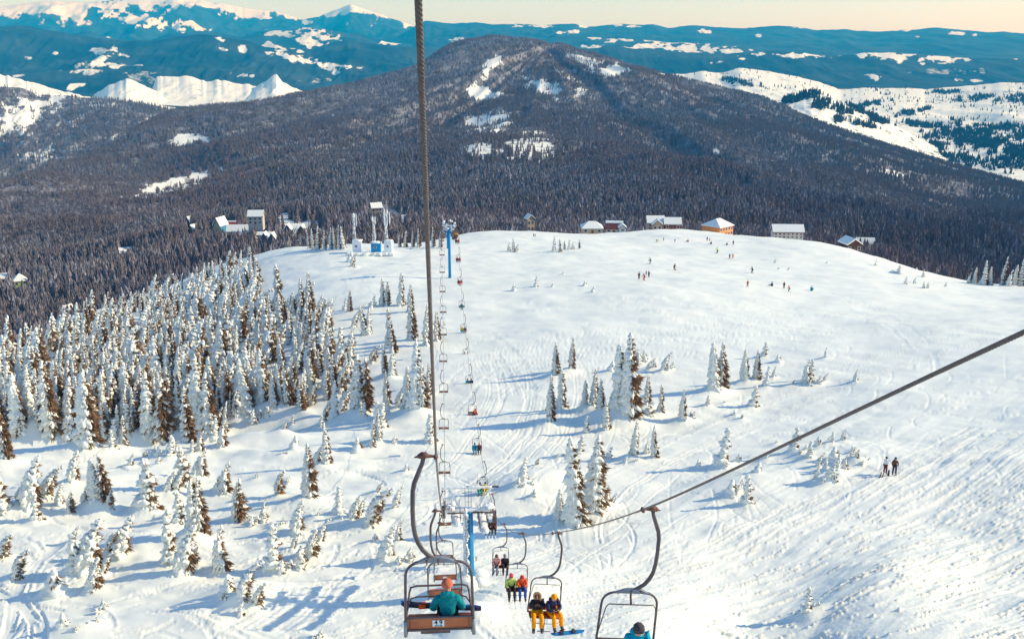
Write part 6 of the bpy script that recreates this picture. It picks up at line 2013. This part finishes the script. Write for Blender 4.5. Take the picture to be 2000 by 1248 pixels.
house('red gabled house in front of the long cream house', 474, 480, 520, 20, 12, 'gable', 12, 'tan', depth=18, ridge_dir='y', snow=0.35, floors=1, cols=2, turn=0.3, roofmat='redroof')
house('dark red house with white eaves under the tall narrow house', 492, 452, 600, 16, 12, 'gable', 9, 'redwood', depth=16, snow=0.6, floors=1, cols=2, turn=-0.5, roofmat='redroof')
house('slate-grey double-gabled house at the plateau edge, left gable', 517, 487, 470, 14, 18, 'gable', 13, 'slate', depth=18, ridge_dir='y', snow=0.9, floors=2, cols=2)
house('slate-grey double-gabled house at the plateau edge, right gable', 532, 486, 474, 13, 17, 'gable', 12, 'slate', depth=20, ridge_dir='y', snow=0.9, floors=2, cols=2)
house('white flat-roofed shed in the middle of the left village', 515, 470, 560, 26, 9, 'gable', 5, 'pale', depth=18, snow=0.98, floors=1, cols=3)
house('grey gabled cottage above the slate house', 562, 464, 540, 14, 12, 'gable', 12, 'slate', depth=16, ridge_dir='y', snow=0.9, floors=1, cols=1)
house('brown gabled cottage at the right end of the left village', 589, 464, 530, 20, 9, 'gable', 13, 'brown', depth=20, ridge_dir='y', snow=0.9, floors=1, cols=2)
house('tan house with white roof on the knoll above the masts', 737, 420, 640, 20, 12, 'gable', 9, 'tan', depth=20, snow=0.97, floors=2, cols=3, turn=0.35)
house('snow-roofed cottage alone in the dark valley wood', 247, 503, 760, 22, 8, 'gable', 9, 'brown', depth=18, snow=0.98, floors=1, cols=2, turn=0.5)
house('small orange house cut by the left picture edge', 4, 562, 620, 22, 16, 'gable', 9, 'orange', depth=20, snow=0.98, floors=2, cols=2, turn=0.3)
house('lime green house with white hipped roof in the left wood', 42, 568, 600, 26, 19, 'hip', 12, 'lime', depth=26, kind='hip', floors=2, cols=2, turn=0.5)
house('steep blue-roofed cottage in the wood, upper of two', 367, 444, 700, 13, 7, 'gable', 13, 'slate', depth=14, ridge_dir='y', snow=0.85, floors=1, cols=1, turn=-0.5)
house('steep green cottage in the wood, lower of two', 374, 462, 660, 14, 9, 'gable', 13, 'green', depth=14, ridge_dir='y', snow=0.85, floors=1, cols=1, turn=-0.5)
house('pale A-frame roof poking out above the left forest', 130, 626, 330, 16, 6, 'gable', 22, 'tan', depth=16, ridge_dir='y', snow=0.95, floors=1, cols=1, turn=-0.4, roofmat='blueroof')
house('small pale gable at the top edge of the left forest', 186, 602, 350, 9, 6, 'gable', 16, 'pale', depth=12, ridge_dir='y', snow=0.95, floors=1, cols=1, turn=-0.3)

# ---------------------------------------------------------------- iced masts and cabins on the plateau
def mast(label, u, v, hpx, heads, seed):
    (p,), (d,) = ray_ground([u], [v]); s = d / FPX / 0.95
    H = hpx * s
    r = empty('radio_mast', tuple(p)); tag(r, label, 'mast', 'iced masts on the plateau')
    for i, (dx, dy) in enumerate(((-0.45, 0), (0.45, 0), (0, 0.6))):
        rime_tube([(dx * 1.5, dy, -0.5), (dx * 0.7, dy * 0.7, H * 0.5), (dx * 0.55, dy * 0.55, H)], 0.11, seed + i, 0.4, 8, 0.5).build('leg', M['rime'], r, smooth=True)
    b = MB()
    for k in range(7):
        z = H * (k + 0.5) / 7; w = 0.45 * (1.4 - 0.8 * k / 7)
        b.tube([(-w, 0, z), (w, 0, z + 0.5)], 0.06, 5); b.tube([(w, 0, z), (0, 0.5, z + 0.5)], 0.06, 5)
    b.build('bracing', M['rust'], r)
    g = np.random.default_rng(seed + 9)
    for (hx, hz, hw, hh) in heads:
        A = Arr()
        for i in range(9):
            k = 1 + 0.2 * g.normal(0, 1, (len(ICO_V), 1))
            A.add(ICO_V * k * np.array([hw, hw, hh * 0.35]) + np.array([hx, 0, H + hz + hh * (i / 8 - 0.5)]), ICO_T)
        link('antenna', A.mesh('antenna', M['rime']), r)
    return r


mast('iced lattice mast, leftmost of three beside the blue booth', 693, 482, 57, [(0, 0.2, 0.35, 0.9), (0.8, -1.2, 0.12, 2.5)], 500)
mast('iced lattice mast in the middle above the blue booth', 731, 478, 50, [(-0.4, -0.3, 0.25, 0.8), (0.6, -0.8, 0.13, 1.6)], 520)
mast('slim iced mast with panel antennas, rightmost of three', 755, 478, 42, [(-0.4, 1.4, 0.30, 3.6), (0.5, 1.5, 0.20, 3.6), (1.3, 1.2, 0.15, 2.8)], 540)


def booth(name, label, u, v, w, h, m, cat, seed, roof=True, window=True):
    (p,), (d,) = ray_ground([u], [v]); s = d / FPX
    W, H = w * s, h * s / 0.95
    r = empty(name, tuple(p), -YAW); tag(r, label, cat)
    b = MB(); b.box((0, W * 0.4, H / 2 - 0.3), (W, W * 0.8, H + 0.6)); b.build('wall', m, r)
    if window:
        b = MB(); b.box((-W * 0.05, -0.03, H * 0.55), (W * 0.30, 0.08, H * 0.22)); wn = b.build('window', M['w_white'], r)
        b = MB(); b.box((-W * 0.05, -0.06, H * 0.55), (W * 0.20, 0.06, H * 0.15)); b.build('pane', M['w_glass'], wn)
    g = np.random.default_rng(seed)
    if roof:
        A = Arr()
        for i in range(10):
            k = 1 + 0.15 * g.normal(0, 1, (len(ICO_V), 1))
            A.add(ICO_V * k * np.array([W * 0.3, W * 0.3, 0.25]) + np.array([g.uniform(-W * 0.35, W * 0.35), W * 0.4 + g.uniform(-0.3, 0.3) * W, H]), ICO_T)
        link('snow_cover', A.mesh('snow_cover', M['snow']), r)
    return r


booth('lift_booth', 'small bright blue booth with a square window among the iced masts', 734, 494, 18, 19, M['blue'], 'booth', 601)
booth('equipment_cabin', 'frosted white cabin right of the blue booth', 758, 493, 15, 21, M['rime'], 'cabin', 602)
booth('equipment_cabin', 'frosted open frame cabin under the left iced mast', 697, 494, 17, 22, M['rime'], 'cabin', 603)
(_p,), (_d,) = ray_ground([722], [500]); _s = _d / FPX
_w = empty('snow_platform', tuple(_p), -YAW); tag(_w, 'low white wall of packed snow in front of the blue booth', 'wall')
A = Arr(); _g = np.random.default_rng(77)
for _i in range(40):
    A.add(ICO_V * (1 + 0.12 * _g.normal(0, 1, (len(ICO_V), 1))) * np.array([1.1, 0.9, 0.55]) + np.array([(_i / 39 - 0.5) * 84 * _s, 1.0 + _g.normal(0, 0.2), 0.3]), ICO_T)
link('bank', A.mesh('bank', M['snow']), _w)
for _u, _v, _h in ((706, 494, 22), (768, 499, 30), (745, 494, 22)):
    (_p,), (_d,) = ray_ground([_u], [_v])
    o = rime_tube([(0, 0, -0.5), (0.1, 0, _h * _d / FPX)], 0.16, _u, 0.3, 8, 0.4).build('iced_post', M['rime'], None, smooth=True, loc=tuple(_p))
    tag(o, {706: 'iced post beside the left mast cabin', 768: 'iced post with a dark foot right of the frosted cabin', 745: 'iced post between blue booth and frosted cabin'}[_u], 'post')
